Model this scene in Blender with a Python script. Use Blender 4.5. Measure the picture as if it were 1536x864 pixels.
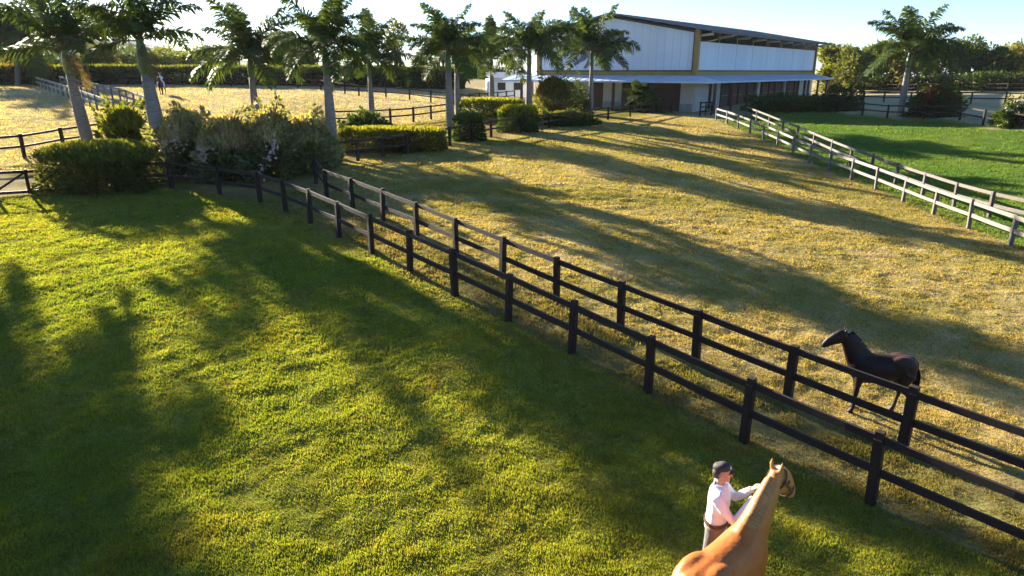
import bpy, bmesh, math, random
import numpy as np
from mathutils import Vector, Matrix, Euler
random.seed(7); RNG = np.random.default_rng(11)
S = bpy.context.scene
for o in list(bpy.data.objects): bpy.data.objects.remove(o)
COL = S.collection
# ------------------------------------------------------------------ camera
CAM_Z = 6.4; PITCH = math.radians(17.6); F = 1024.0
cam = bpy.data.cameras.new('camera'); camo = bpy.data.objects.new('camera', cam); COL.objects.link(camo)
camo.location = (0, 0, CAM_Z); camo.rotation_euler = (math.pi/2-PITCH, 0, 0)
cam.sensor_width = 36; cam.lens = 24; cam.clip_start = .1; cam.clip_end = 6000
S.camera = camo
S.render.resolution_x = 1024; S.render.resolution_y = 576
# ------------------------------------------------------------------ sky, sun, exposure
SUN_AZ = math.radians(41)      # degrees left of straight ahead (+Y)
SUN_EL = math.radians(16)
W = bpy.data.worlds.new('World'); S.world = W; W.use_nodes = True
wn = W.node_tree.nodes; wl = W.node_tree.links
sky = wn.new('ShaderNodeTexSky'); sky.sky_type = 'NISHITA'; sky.sun_disc = False
sky.sun_elevation = SUN_EL; sky.sun_rotation = -SUN_AZ
sky.altitude = 300; sky.air_density = .85; sky.dust_density = .4; sky.ozone_density = 5.0
wn['Background'].inputs['Strength'].default_value = .056
wl.new(sky.outputs[0], wn['Background'].inputs[0])
sd = bpy.data.lights.new('sun', 'SUN'); so = bpy.data.objects.new('sun', sd); COL.objects.link(so)
sd.energy = 5.0; sd.angle = math.radians(.6); sd.color = (1, .90, .72)
SUNV = Vector((-math.sin(SUN_AZ)*math.cos(SUN_EL), math.cos(SUN_AZ)*math.cos(SUN_EL), math.sin(SUN_EL)))
so.rotation_euler = SUNV.to_track_quat('Z', 'Y').to_euler(); so.location = (-30, 50, 30)
S.view_settings.view_transform = 'Standard'; S.view_settings.look = 'None'
S.view_settings.exposure = 2.5; S.view_settings.gamma = 1

# ------------------------------------------------------------------ terrain
CP = np.array([
(-15,0,.2),(0,0,-.1),(15,0,-.2),(2.5,7,.1),(-6,8,.15),(5.5,9.2,0),(-12,12,.55),(0,15,.65),(7,12.3,0),(14,13,-.1),
(-7.1,23.7,1.25),(18.7,25,.1),(20,32,.05),(19.3,45,.6),(21,62,1.3),(21,82,1.9),(8,92,2.1),(53,123,2.6),(-21,30,1.35),
(-25,36,1.85),(-17,35,1.6),(-10,39,1.6),(-4,49,1.9),(1,57,2.0),(8,70,2.0),(5,40,1.5),(10,25,.6),(12,45,1.1),
(-30,60,3.0),(-13,63,2.2),(-12,77,3.0),(-50,60,3.3),(-41,80,4.0),(-65,95,4.6),(-25,105,4.4),(0,110,3.6),
(28,35,.4),(41,60,2.2),(30,70,1.8),(60,78,3.1),(75,100,3.5),(45,100,2.8),(40,45,1.2),(35,25,.4),
(-80,0,.8),(-80,30,2.),(-80,130,4.8),(90,0,0),(90,60,2.6),(90,130,3.8),(0,130,4.2)], float)
def _phi(r2): return .5*r2*np.log(r2+1e-9)
def _tps():
    P = CP[:, :2]/40; n = len(P)
    d2 = ((P[:, None]-P[None])**2).sum(-1)
    A = np.zeros((n+3, n+3)); A[:n, :n] = _phi(d2)+np.eye(n)*.004
    A[:n, n] = 1; A[:n, n+1:] = P; A[n, :n] = 1; A[n+1:, :n] = P.T
    b = np.zeros(n+3); b[:n] = CP[:, 2]
    return P, np.linalg.solve(A, b)
_P, _W = _tps()
def height(X, Y):
    X = np.clip(np.asarray(X, float), -80, 90); Y = np.clip(np.asarray(Y, float), -6, 130)
    sh = X.shape; q = np.stack([X.ravel(), Y.ravel()], -1)/40
    out = np.full(len(q), _W[len(_P)])+q@_W[len(_P)+1:]
    for i in range(len(_P)): out += _W[i]*_phi(((q-_P[i])**2).sum(-1))
    return out.reshape(sh)
def gz(x, y): return float(height(np.array([x]), np.array([y]))[0])
def ray(u, v):
    a = (u-768)/F; b = -(v-432)/F; c, s = math.cos(PITCH), math.sin(PITCH)
    return Vector((a, c+b*s, -s+b*c))
def at(u, v, Y):
    d = ray(u, v); return Vector((0, 0, CAM_Z))+d*(Y/d.y)
def G(u, v):
    d = ray(u, v); Ys = np.concatenate([np.arange(2, 60, .05), np.arange(60, 400, .25)])
    hx = d.x/d.y*Ys; z = CAM_Z+d.z/d.y*Ys
    g = height(hx, Ys); k = np.argmax(z < g)
    if not (z < g).any(): k = len(Ys)-1
    return Vector((hx[k], Ys[k], g[k]))
# value noise
def vnoise(x, y, seed=0):
    x = np.asarray(x, float); y = np.asarray(y, float)
    xi = np.floor(x).astype(np.int64); yi = np.floor(y).astype(np.int64); fx = x-xi; fy = y-yi
    fx = fx*fx*(3-2*fx); fy = fy*fy*(3-2*fy)
    def h(a, b):
        n = (a*374761393+b*668265263+seed*1442695041) & 0x7fffffff
        n = ((n ^ (n >> 13))*1274126177) & 0x7fffffff
        return ((n ^ (n >> 16)) & 0xffff)/65535.
    return (h(xi, yi)*(1-fx)+h(xi+1, yi)*fx)*(1-fy)+(h(xi, yi+1)*(1-fx)+h(xi+1, yi+1)*fx)*fy
def fbm(x, y, seed=0, oct=3):
    t = 0; a = .5; s = 0
    for i in range(oct): t = t+a*vnoise(x*2**i, y*2**i, seed+i); s += a; a *= .5
    return t/s

# ------------------------------------------------------------------ helpers
def tag(o, label=None, cat=None, group=None, kind=None):
    if label: o['label'] = label
    if cat: o['category'] = cat
    if group: o['group'] = group
    if kind: o['kind'] = kind
    return o
def empty(name, loc, rz=0, label=None, cat=None, group=None):
    o = bpy.data.objects.new(name, None); COL.objects.link(o); o.location = loc; o.rotation_euler = (0, 0, rz)
    o.empty_display_size = .2
    return tag(o, label, cat, group)
def np_mesh(name, V, Fc, mat=None, smooth=False, col=None):
    """V (N,3); Fc a list of int arrays (M,k)"""
    V = np.asarray(V, np.float32); me = bpy.data.meshes.new(name)
    if not isinstance(Fc, (list, tuple)): Fc = [Fc]
    Fc = [np.asarray(f, np.int32) for f in Fc if len(f)]
    me.vertices.add(len(V)); me.vertices.foreach_set('co', V.ravel())
    li = np.concatenate([f.ravel() for f in Fc]); tot = np.concatenate([np.full(len(f), f.shape[1], np.int32) for f in Fc])
    st = np.concatenate([[0], np.cumsum(tot)[:-1]]).astype(np.int32)
    me.loops.add(len(li)); me.loops.foreach_set('vertex_index', li)
    me.polygons.add(len(tot)); me.polygons.foreach_set('loop_start', st); me.polygons.foreach_set('loop_total', tot)
    if smooth: me.polygons.foreach_set('use_smooth', np.ones(len(tot), bool))
    if col is not None:
        a = me.color_attributes.new('Col', 'FLOAT_COLOR', 'POINT')
        c4 = np.ones((len(V), 4), np.float32); c4[:, :3] = col; a.data.foreach_set('color', c4.ravel())
    me.update(calc_edges=True)
    if mat: me.materials.append(mat)
    return me
def link(name, me, parent=None, loc=(0, 0, 0), rot=(0, 0, 0), scale=(1, 1, 1)):
    o = bpy.data.objects.new(name, me); COL.objects.link(o); o.parent = parent
    o.location = loc; o.rotation_euler = rot; o.scale = scale
    return o
class MB:
    def __init__(s): s.V = []; s.Q = []; s.n = 0
    def add(s, V, faces):
        for f in faces: s.Q.append([i+s.n for i in f])
        s.V += [tuple(v) for v in V]; s.n += len(V); return s
    def box(s, x0, x1, y0, y1, z0, z1):
        V = [(x, y, z) for z in (z0, z1) for x, y in ((x0, y0), (x1, y0), (x1, y1), (x0, y1))]
        return s.add(V, [(3, 2, 1, 0), (4, 5, 6, 7), (0, 1, 5, 4), (1, 2, 6, 5), (2, 3, 7, 6), (3, 0, 4, 7)])
    def bar(s, a, b, w, h, up=(0, 0, 1)):
        a = Vector(a); b = Vector(b); d = (b-a).normalized(); up = Vector(up)
        if abs(d.dot(up)) > .98: up = Vector((1, 0, 0))
        r = d.cross(up).normalized(); n = r.cross(d)
        V = [p+r*sx*w/2+n*sz*h/2 for p in (a, b) for sx, sz in ((-1, -1), (1, -1), (1, 1), (-1, 1))]
        return s.add(V, [(0, 1, 2, 3), (7, 6, 5, 4), (1, 0, 4, 5), (2, 1, 5, 6), (3, 2, 6, 7), (0, 3, 7, 4)])
    def loft(s, pts, ra, rb=None, seg=10, up=(0, 1, 0), cap=True):
        """tapered tube; ra = radius along 'side' axis (closest to up), rb = other"""
        pts = [Vector(p) for p in pts]; rb = rb or ra; n = len(pts); rings = []
        for i, p in enumerate(pts):
            t = (pts[min(i+1, n-1)]-pts[max(i-1, 0)]).normalized()
            u = Vector(up); u = (u-t*u.dot(t))
            if u.length < 1e-3: u = Vector((1, 0, 0))-t*t.x
            u.normalize(); w = t.cross(u)
            rings.append([p+u*ra[i]*math.cos(k*2*math.pi/seg)+w*rb[i]*math.sin(k*2*math.pi/seg) for k in range(seg)])
        V = [v for r in rings for v in r]; Fs = []
        for i in range(n-1):
            for k in range(seg):
                k2 = (k+1) % seg; Fs.append((i*seg+k, i*seg+k2, (i+1)*seg+k2, (i+1)*seg+k))
        if cap:
            V += [pts[0], pts[-1]]; c0 = n*seg; c1 = c0+1
            for k in range(seg):
                k2 = (k+1) % seg; Fs.append((c0, k2, k)); Fs.append((c1, (n-1)*seg+k, (n-1)*seg+k2))
        return s.add(V, Fs)
    def ball(s, c, r, seg=12, rings=8, rot=None):
        c = Vector(c); r = (r, r, r) if not hasattr(r, '__len__') else r; V = []; Fs = []
        R = rot or Matrix.Identity(3)
        for i in range(rings+1):
            th = math.pi*i/rings
            for k in range(seg):
                ph = 2*math.pi*k/seg
                V.append(c+R@Vector((r[0]*math.sin(th)*math.cos(ph), r[1]*math.sin(th)*math.sin(ph), r[2]*math.cos(th))))
        for i in range(rings):
            for k in range(seg):
                k2 = (k+1) % seg; Fs.append((i*seg+k, (i+1)*seg+k, (i+1)*seg+k2, i*seg+k2))
        return s.add(V, Fs)
    def prism(s, poly, off):
        """poly: list of 3D points (planar), extruded by vector off"""
        n = len(poly); off = Vector(off); V = [Vector(p) for p in poly]+[Vector(p)+off for p in poly]
        Fs = [tuple(range(n-1, -1, -1)), tuple(range(n, 2*n))]+[(i, (i+1) % n, n+(i+1) % n, n+i) for i in range(n)]
        return s.add(V, Fs)
    def mesh(s, name, mat=None, smooth=False, fix=True):
        me = bpy.data.meshes.new(name); me.from_pydata(s.V, [], s.Q); me.update()
        if fix:
            bm = bmesh.new(); bm.from_mesh(me); bmesh.ops.recalc_face_normals(bm, faces=bm.faces); bm.to_mesh(me); bm.free()
        if smooth: me.polygons.foreach_set('use_smooth', np.ones(len(me.polygons), bool))
        if mat: me.materials.append(mat)
        return me
    def build(s, name, mat, parent=None, loc=(0, 0, 0), rot=(0, 0, 0), smooth=False):
        return link(name, s.mesh(name, mat, smooth), parent, loc, rot)
def remeshed(name, mb, voxel, mat, it=4, fac=.5):
    me = mb.mesh(name+'_raw', None); o = bpy.data.objects.new('tmp', me); COL.objects.link(o)
    m = o.modifiers.new('r', 'REMESH'); m.mode = 'VOXEL'; m.voxel_size = voxel
    k = o.modifiers.new('s', 'SMOOTH'); k.factor = fac; k.iterations = it
    dg = bpy.context.evaluated_depsgraph_get(); dg.update()
    r = bpy.data.meshes.new_from_object(o.evaluated_get(dg)); r.name = name
    bpy.data.objects.remove(o); bpy.data.meshes.remove(me)
    r.polygons.foreach_set('use_smooth', np.ones(len(r.polygons), bool))
    r.materials.clear(); r.materials.append(mat)
    return r

# ------------------------------------------------------------------ materials
def new_mat(name):
    m = bpy.data.materials.new(name); m.use_nodes = True; nt = m.node_tree
    return m, nt.nodes, nt.links, nt.nodes['Principled BSDF']
def mat_plain(name, col, rough=.6, var=.25, scale=6., bump=0., bscale=40., spec=.3, stretch=None, metal=0.):
    m, N, L, B = new_mat(name)
    tc = N.new('ShaderNodeTexCoord'); src = tc.outputs['Object']
    if stretch:
        mp = N.new('ShaderNodeMapping'); mp.inputs['Scale'].default_value = stretch; L.new(src, mp.inputs[0]); src = mp.outputs[0]
    nz = N.new('ShaderNodeTexNoise'); nz.inputs['Scale'].default_value = scale; nz.inputs['Detail'].default_value = 5
    L.new(src, nz.inputs['Vector'])
    rp = N.new('ShaderNodeValToRGB'); L.new(nz.outputs['Fac'], rp.inputs[0])
    c = np.array(col); rp.color_ramp.elements[0].position = .3; rp.color_ramp.elements[1].position = .7
    rp.color_ramp.elements[0].color = (*np.clip(c*(1-var), 0, 1), 1); rp.color_ramp.elements[1].color = (*np.clip(c*(1+var), 0, 1), 1)
    L.new(rp.outputs[0], B.inputs['Base Color']); B.inputs['Roughness'].default_value = rough
    B.inputs['Specular IOR Level'].default_value = spec; B.inputs['Metallic'].default_value = metal
    if bump:
        nb = N.new('ShaderNodeTexNoise'); nb.inputs['Scale'].default_value = bscale; L.new(src, nb.inputs['Vector'])
        bp = N.new('ShaderNodeBump'); bp.inputs['Strength'].default_value = bump; bp.inputs['Distance'].default_value = .02
        L.new(nb.outputs['Fac'], bp.inputs['Height']); L.new(bp.outputs[0], B.inputs['Normal'])
    return m
def mat_leaf(name, trans=.45, rough=.5, tint=(1.25, 1.15, .55), spec=.25, sat=1.):
    """foliage: colour from the mesh's own 'Col' attribute, light passing through the blade"""
    m, N, L, B = new_mat(name)
    a = N.new('ShaderNodeAttribute'); a.attribute_name = 'Col'
    oi = N.new('ShaderNodeObjectInfo')
    hv = N.new('ShaderNodeHueSaturation'); L.new(a.outputs['Color'], hv.inputs['Color'])
    mr = N.new('ShaderNodeMapRange'); L.new(oi.outputs['Random'], mr.inputs[0]); mr.inputs[3].default_value = .85; mr.inputs[4].default_value = 1.15
    L.new(mr.outputs[0], hv.inputs['Value'])
    L.new(hv.outputs[0], B.inputs['Base Color']); B.inputs['Roughness'].default_value = rough
    B.inputs['Specular IOR Level'].default_value = spec
    tr = N.new('ShaderNodeBsdfTranslucent')
    mul = N.new('ShaderNodeMixRGB'); mul.blend_type = 'MULTIPLY'; mul.inputs[0].default_value = 1
    L.new(hv.outputs[0], mul.inputs[1]); mul.inputs[2].default_value = (*tint, 1); L.new(mul.outputs[0], tr.inputs[0])
    mx = N.new('ShaderNodeMixShader'); mx.inputs[0].default_value = trans
    L.new(B.outputs[0], mx.inputs[1]); L.new(tr.outputs[0], mx.inputs[2])
    L.new(mx.outputs[0], N['Material Output'].inputs['Surface'])
    return m
M = {}
M['wood_dark'] = mat_plain('creosoted_wood', (.032, .019, .015), .65, .5, 3, .5, 30, .15, (1, 14, 14))
M['wood_post'] = mat_plain('creosoted_post', (.03, .018, .014), .65, .5, 3, .5, 30, .15, (14, 14, 1))
M['wood_pale'] = mat_plain('weathered_rail', (.15, .125, .105), .55, .45, 3, .5, 30, .35, (1, 14, 14))
M['wood_pale_post'] = mat_plain('weathered_post', (.12, .10, .085), .6, .45, 3, .5, 30, .3, (14, 14, 1))
M['wood_mid'] = mat_plain('brown_rail', (.095, .075, .06), .55, .45, 3, .5, 30, .3, (1, 14, 14))
M['wood_mid_post'] = mat_plain('brown_post', (.08, .06, .05), .6, .45, 3, .5, 30, .3, (14, 14, 1))
M['leaf'] = mat_leaf('leaf', .5, .6, (1.3, 1.2, .5), .1)
M['frond'] = mat_leaf('frond', .35, .6, (1.25, 1.15, .5), .1)
M['grass'] = mat_leaf('grass_blade', .58, .5, (1.25, 1.22, .42), .06)
M['drygrass'] = mat_leaf('dry_grass_blade', .5, .6, (1.22, 1.12, .50), .05)
M['trunk'] = mat_plain('palm_bark', (.20, .17, .155), .8, .3, 3, .6, 12, .2, (1, 1, 6))
M['shaft'] = mat_plain('palm_crownshaft', (.10, .15, .04), .4, .3, 4, 0, 1, .4)
M['bark'] = mat_plain('tree_bark', (.10, .075, .055), .85, .35, 4, .6, 14, .2)
M['clad'] = mat_plain('white_sheet', (.64, .67, .71), .5, .06, .5, 0, 1, .3, (1, 1, .15))
M['ochre'] = mat_plain('ochre_steel', (.30, .18, .05), .5, .12, 1, 0, 1, .3)
M['darktrim'] = mat_plain('dark_trim', (.035, .028, .03), .5, .2, 1)
M['roof'] = mat_plain('roof_sheet', (.16, .16, .18), .45, .15, .6)
M['canopy'] = mat_plain('canopy_sheet', (.42, .50, .60), .4, .12, .5, 0, 1, .4)
M['plaster'] = mat_plain('white_plaster', (.50, .46, .41), .8, .1, .8, .2, 20)
M['browndoor'] = mat_plain('brown_door', (.085, .040, .030), .6, .3, 2, 0, 1, .3, (8, 8, 1))
M['stone'] = mat_plain('stone_plinth', (.30, .28, .27), .85, .25, 1.5, .5, 8)
M['inside'] = mat_plain('dark_interior', (.03, .024, .022), .9, .2, 1)
M['mural'] = mat_plain('mural_paint', (.12, .13, .16), .6, .15, 1)
# ------------------------------------------------------------------ layout lines (pixel of the foot of each post -> ground)
def GL(px): return [G(u, v) for u, v in px]
A_px = [(1560,912),(1295,752),(1111,658),(972,591),(857,530),(762,484),(683,443),(616,411),(558,382),(508,354),(466,335),(429,317),(391,303),(330,293),(258,283),(178,283)]
B_px = [(1562,772),(1351,676),(1178,596),(1041,540),(929,500),(836,458),(754,420),(685,384),(626,357),(575,334),(530,314),(491,298),(474,276),(474,255),(500,246)]
C_px = [(500,246),(537,241),(575,235),(611,232),(644,224),(675,219),(708,212),(737,206),(780,199),(823,193),(868,186),(912,180),(945,175),(978,171),(1006,168)]
D_px = [(1590,402),(1516,369),(1453,345),(1401,320),(1355,302.5),(1314,284),(1277,270),(1244,257),(1214,245),(1189,232.5),(1167,221),(1145,209),(1125,200),(1107,192),(1091,186),(1074,180)]
E_px = [(1610,358),(1543,344),(1484,327),(1430,311),(1384,294),(1342,278),(1306,262),(1275,250),(1246,237),(1220,224),(1195,212),(1174,202),(1153,193),(1135,184),(1118,177)]
PA, PB, PC, PD, PE = map(GL, (A_px, B_px, C_px, D_px, E_px))
def smooth_line(P, i0, i1, it=3):
    for _ in range(it):
        Q = [p.copy() for p in P]
        for i in range(max(i0, 1), i1):
            q = P[i-1]*.25+P[i]*.5+P[i+1]*.25; Q[i] = Vector((q.x, q.y, gz(q.x, q.y)))
        P[:] = Q
PA[0] = Vector((7.05, 7.38, gz(7.05, 7.38))); PB[0] = Vector((8.4, 9.05, gz(8.4, 9.05)))
smooth_line(PA, 1, 11); smooth_line(PB, 1, 11); smooth_line(PD, 1, 15, 2); smooth_line(PE, 1, 14, 2)
def even(px, sp):
    p = GL(px); L = [0]
    for a, b in zip(p, p[1:]): L.append(L[-1]+(b.xy-a.xy).length)
    n = max(1, round(L[-1]/sp)); out = []
    for i in range(n+1):
        s = L[-1]*i/n; k = min(max(np.searchsorted(L, s)-1, 0), len(p)-2); t = (s-L[k])/max(L[k+1]-L[k], 1e-6)
        q = p[k].lerp(p[k+1], t); out.append(Vector((q.x, q.y, gz(q.x, q.y))))
    return out
def inpoly(x, y, poly):
    r = np.zeros(x.shape, bool); n = len(poly)
    for i in range(n):
        x0, y0 = poly[i]; x1, y1 = poly[(i+1) % n]
        c = (y0 > y) != (y1 > y); r ^= c & (x < (x1-x0)*(y-y0)/((y1-y0) or 1e-9)+x0)
    return r
xy = lambda P: [(p.x, p.y) for p in P]
gate_l = G(-140, 306)
Z_past = xy(PA)+[(gate_l.x, gate_l.y), (-60, 40), (-60, -20), (12, -20)]
Z_chute = xy(PA[:13])+xy(PB[:13])[::-1]
Z_pad = xy(PB)+xy(PC[1:])+xy(PD[::-1])+[(24, 5)]
F6_px = [(1205,160),(1255,168),(1293,174),(1330,178),(1385,179),(1439,181),(1474,188),(1540,196)]
Z_lawn = xy(PD)+xy(GL(F6_px))+[(70, 40), (60, 5), (30, 0)]
Z_gard = [(p.x, p.y) for p in PA[11:]]+[(G(0,262).x, G(0,262).y), (G(120,235).x, G(120,235).y)]+xy(GL([(300,205),(500,196),(680,178),(760,170),(900,160),(1000,162)]))+xy(PC[::-1])+xy(PB[::-1][:4])
def zone_col(x, y):
    """albedo of the turf from where it grows, with worn and dry patches"""
    wx = x+.9*(fbm(x*.7, y*.7, 3)-.5); wy = y+.9*(fbm(x*.7+9, y*.7, 5)-.5)
    n1 = fbm(x*.22, y*.22, 21)[..., None]; n2 = fbm(x*1.3, y*1.3, 31)[..., None]; n3 = fbm(x*.06+4, y*.06, 41)[..., None]
    def mix(a, b, t): return np.array(a)*(1-t)+np.array(b)*t
    st = lambda a, b, t: np.clip((t-a)/(b-a), 0, 1)
    left = mix((.40, .33, .20), (.33, .275, .15), st(.35, .65, n1)); left = mix(left, (.25, .16, .06), st(.6, .8, n2)*.5)
    c = left.copy(); k = (wx > 22)[..., None]
    sand = mix((.44, .36, .21), (.36, .30, .16), st(.3, .7, n1)); c = np.where(k, sand, c)
    past = mix((.16, .185, .034), (.215, .212, .04), st(.3, .7, n1)); past = mix(past, (.20, .135, .03), st(.62, .82, n2)*.5*st(.35, .6, n3))
    pad = mix((.365, .285, .115), (.285, .24, .08), st(.35, .65, n1)); pad = mix(pad, (.38, .29, .17), st(.55, .8, n2)*.6)
    pad = mix(pad, (.16, .15, .03), st(.62, .3, n3)*.0+st(.55, .75, fbm(x*.12, y*.3, 61)[..., None])*.6)
    chute = mix((.16, .155, .04), (.22, .18, .07), st(.3, .7, n1)); lawn = mix((.075, .135, .026), (.11, .155, .028), st(.3, .7, n1))
    gard = mix((.16, .15, .03), (.22, .16, .06), st(.35, .7, n1))
    for poly, cc in ((Z_lawn, lawn), (Z_gard, gard), (Z_pad, pad), (Z_chute, chute), (Z_past, past)):
        k = inpoly(wx, wy, poly)[..., None]; c = np.where(k, cc, c)
    # worn earth along the fence lines
    d = np.full(x.shape, 9.)
    for P in (PA, PB, PC, PD):
        for a, b in zip(P, P[1:]):
            ab = np.array([b.x-a.x, b.y-a.y]); t = np.clip(((x-a.x)*ab[0]+(y-a.y)*ab[1])/(ab@ab), 0, 1)
            d = np.minimum(d, np.hypot(x-a.x-t*ab[0], y-a.y-t*ab[1]))
    w = (st(1.1, .2, d+.9*(fbm(x*1.1, y*1.1, 71)-.5))*.3)[..., None]
    return np.clip(mix(c, (.19, .125, .06), w)*(.85+.3*n2), 0, 1), w[..., 0]
def lumps(x, y):
    far = np.clip(1.3-np.hypot(x, y)/80, 0, 1)
    l = .07*(fbm(x*1.2, y*1.2, 81, 2)-.5)+.07*(fbm(x*3.1, y*3.1, 91, 2)-.5)+.08*(fbm(x*.45, y*.45, 95, 2)-.5)
    # tussocky ridges in the dry paddock
    pb = np.exp(-(((x-3)/5.)**2+((y-30)/5.)**2))
    return (l+.07*pb*(fbm(x*.8+y*.5, y*2.2-x*.8, 97, 2)-.5)*2)*far
def graded(a, b, step, lo, hi, g=1.09):
    mid = list(np.arange(a, b+1e-6, step)); out = list(mid); s = step; v = b
    while v < hi: s *= g; v += s; out.append(v)
    s = step; v = a
    while v > lo: s *= g; v -= s; out.insert(0, v)
    return np.array(out)
gx = graded(-14, 22, .11, -1150, 1150); gy = graded(3.5, 30, .11, -50, 1250)
GX, GY = np.meshgrid(gx, gy); GZ = height(GX, GY)+lumps(GX, GY)
far = np.clip((np.hypot(GX, GY)-260)/1000, 0, 1); GZ = GZ-far*6
colr, _ = zone_col(GX, GY)
nx, ny = len(gx), len(gy); idx = np.arange(nx*ny).reshape(ny, nx)
quads = np.stack([idx[:-1, :-1], idx[:-1, 1:], idx[1:, 1:], idx[1:, :-1]], -1).reshape(-1, 4)
mg, N, L, B = new_mat('turf')
a = N.new('ShaderNodeAttribute'); a.attribute_name = 'Col'; tc = N.new('ShaderNodeTexCoord')
n1 = N.new('ShaderNodeTexNoise'); n1.inputs['Scale'].default_value = 17; n1.inputs['Detail'].default_value = 8; n1.inputs['Roughness'].default_value = .7
n2 = N.new('ShaderNodeTexNoise'); n2.inputs['Scale'].default_value = .9; n2.inputs['Detail'].default_value = 6
for q in (n1, n2): L.new(tc.outputs['Object'], q.inputs['Vector'])
mr = N.new('ShaderNodeMapRange'); mr.inputs[1].default_value = .3; mr.inputs[2].default_value = .7; mr.inputs[3].default_value = .55; mr.inputs[4].default_value = 1.35
L.new(n1.outputs['Fac'], mr.inputs[0])
mr2 = N.new('ShaderNodeMapRange'); mr2.inputs[1].default_value = .3; mr2.inputs[2].default_value = .7; mr2.inputs[3].default_value = .8; mr2.inputs[4].default_value = 1.2
L.new(n2.outputs['Fac'], mr2.inputs[0])
mm = N.new('ShaderNodeMath'); mm.operation = 'MULTIPLY'; L.new(mr.outputs[0], mm.inputs[0]); L.new(mr2.outputs[0], mm.inputs[1])
vm = N.new('ShaderNodeVectorMath'); vm.operation = 'SCALE'; L.new(a.outputs['Color'], vm.inputs[0]); L.new(mm.outputs[0], vm.inputs['Scale'])
vm2 = N.new('ShaderNodeVectorMath'); vm2.operation = 'SCALE'; vm2.inputs['Scale'].default_value = .95; L.new(vm.outputs[0], vm2.inputs[0]); L.new(vm2.outputs[0], B.inputs['Base Color']); B.inputs['Roughness'].default_value = 1; B.inputs['Specular IOR Level'].default_value = 0
bp = N.new('ShaderNodeBump'); bp.inputs['Strength'].default_value = 1; bp.inputs['Distance'].default_value = .06; L.new(n1.outputs['Fac'], bp.inputs['Height']); L.new(bp.outputs[0], B.inputs['Normal'])
M['turf'] = mg
ground = link('ground', np_mesh('ground', np.stack([GX, GY, GZ], -1).reshape(-1, 3), quads, mg, True, colr.reshape(-1, 3))); tag(ground, kind='structure')

# ------------------------------------------------------------------ grass blades
def grass(name, label, poly, n, rmin, rmax, hgt, wid, colfun, pw=1.0, seed=0, lean=.5, xr=(-30, 45), blades=3, parent=None, tuft=.22):
    r = np.random.default_rng(seed)
    # more blades per square metre close by: pick distance with density ~ 1/r
    m = n*5; d = rmin*(rmax/rmin)**(r.random(m)**pw); x = (r.random(m)*2-1)*(d*.8+1.8); y = d
    k = inpoly(x, y, poly) & (x > xr[0]) & (x < xr[1]); x, y, d = x[k][:n], y[k][:n], d[k][:n]
    cl = fbm(x*1.7, y*1.7, 101+seed, 3)                       # tufts
    keep = r.random(len(x)) < np.clip((cl-.27)*3.2, tuft, 1); x, y, d, cl = x[keep], y[keep], d[keep], cl[keep]
    _, worn = zone_col(x, y); keep = r.random(len(x)) > worn*.9; x, y, d, cl = x[keep], y[keep], d[keep], cl[keep]
    x = np.repeat(x, blades)+r.normal(0, .03, len(x)*blades); y = np.repeat(y, blades)+r.normal(0, .03, len(y)*blades)
    d = np.repeat(d, blades); cl = np.repeat(cl, blades); n = len(x)
    z = height(x, y)+lumps(x, y)-.01
    hh = hgt*(.5+1.05*cl)*(.6+.7*r.random(n))*np.clip((d/12)**.3, .9, 1.5); ww = wid*(.7+.6*r.random(n))*np.clip((d/11)**.8, .8, 3.5)
    az = r.random(n)*6.283; la = r.random(n)*6.283; le = lean*hh*r.random(n)
    dx, dy = np.cos(az)*ww/2, np.sin(az)*ww/2
    V = np.empty((n, 3, 3)); V[:, 0] = np.stack([x-dx, y-dy, z], -1); V[:, 1] = np.stack([x+dx, y+dy, z], -1)
    V[:, 2] = np.stack([x+np.cos(la)*le, y+np.sin(la)*le, z+hh], -1)
    c, _ = zone_col(x, y); c = colfun(c, r, n, cl); col = np.repeat(c, 3, 0)
    me = np_mesh(name, V.reshape(-1, 3), np.arange(3*n).reshape(-1, 3), M['drygrass' if colfun is cf_dry else 'grass'], False, np.clip(col, 0, 1))
    o = link(name, me); tag(o, label, 'grass', kind='stuff'); return o
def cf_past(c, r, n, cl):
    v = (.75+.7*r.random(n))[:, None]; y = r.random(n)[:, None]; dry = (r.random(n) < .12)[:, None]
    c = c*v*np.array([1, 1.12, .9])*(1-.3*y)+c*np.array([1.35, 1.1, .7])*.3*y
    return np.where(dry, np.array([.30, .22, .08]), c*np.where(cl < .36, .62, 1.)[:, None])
def cf_lawn(c, r, n, cl): return c*(.75+.6*r.random(n))[:, None]
def cf_dry(c, r, n, cl):
    v = (.75+.7*r.random(n))[:, None]; g = (r.random(n) < .13)[:, None]
    return np.where(g, np.array([.16, .17, .03])*v, c*v*np.array([1.1, 1.05, 1.0]))
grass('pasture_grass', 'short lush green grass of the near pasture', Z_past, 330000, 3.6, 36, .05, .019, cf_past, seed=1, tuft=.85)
grass('paddock_grass', 'short dry golden grass of the sloping paddock', Z_pad, 150000, 10, 75, .042, .018, cf_dry, seed=2, tuft=.65)
grass('chute_grass', 'thin brownish grass on the lane between the two dark fences', Z_chute, 70000, 7, 40, .055, .02, cf_dry, seed=3)
grass('lawn_grass', 'dark green grass of the lawn beyond the pale fences', Z_lawn, 36000, 20, 85, .06, .018, cf_lawn, seed=4, xr=(14, 70))

Z_left = [(-95, 38), (-23, 34), (-19, 42), (-6, 56), (2, 80), (-4, 112), (-95, 112)]
grass('field_grass', 'dry golden grass of the rising field behind the palms', Z_left, 95000, 30, 112, .06, .010, cf_dry, seed=5, xr=(-95, 10))
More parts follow.
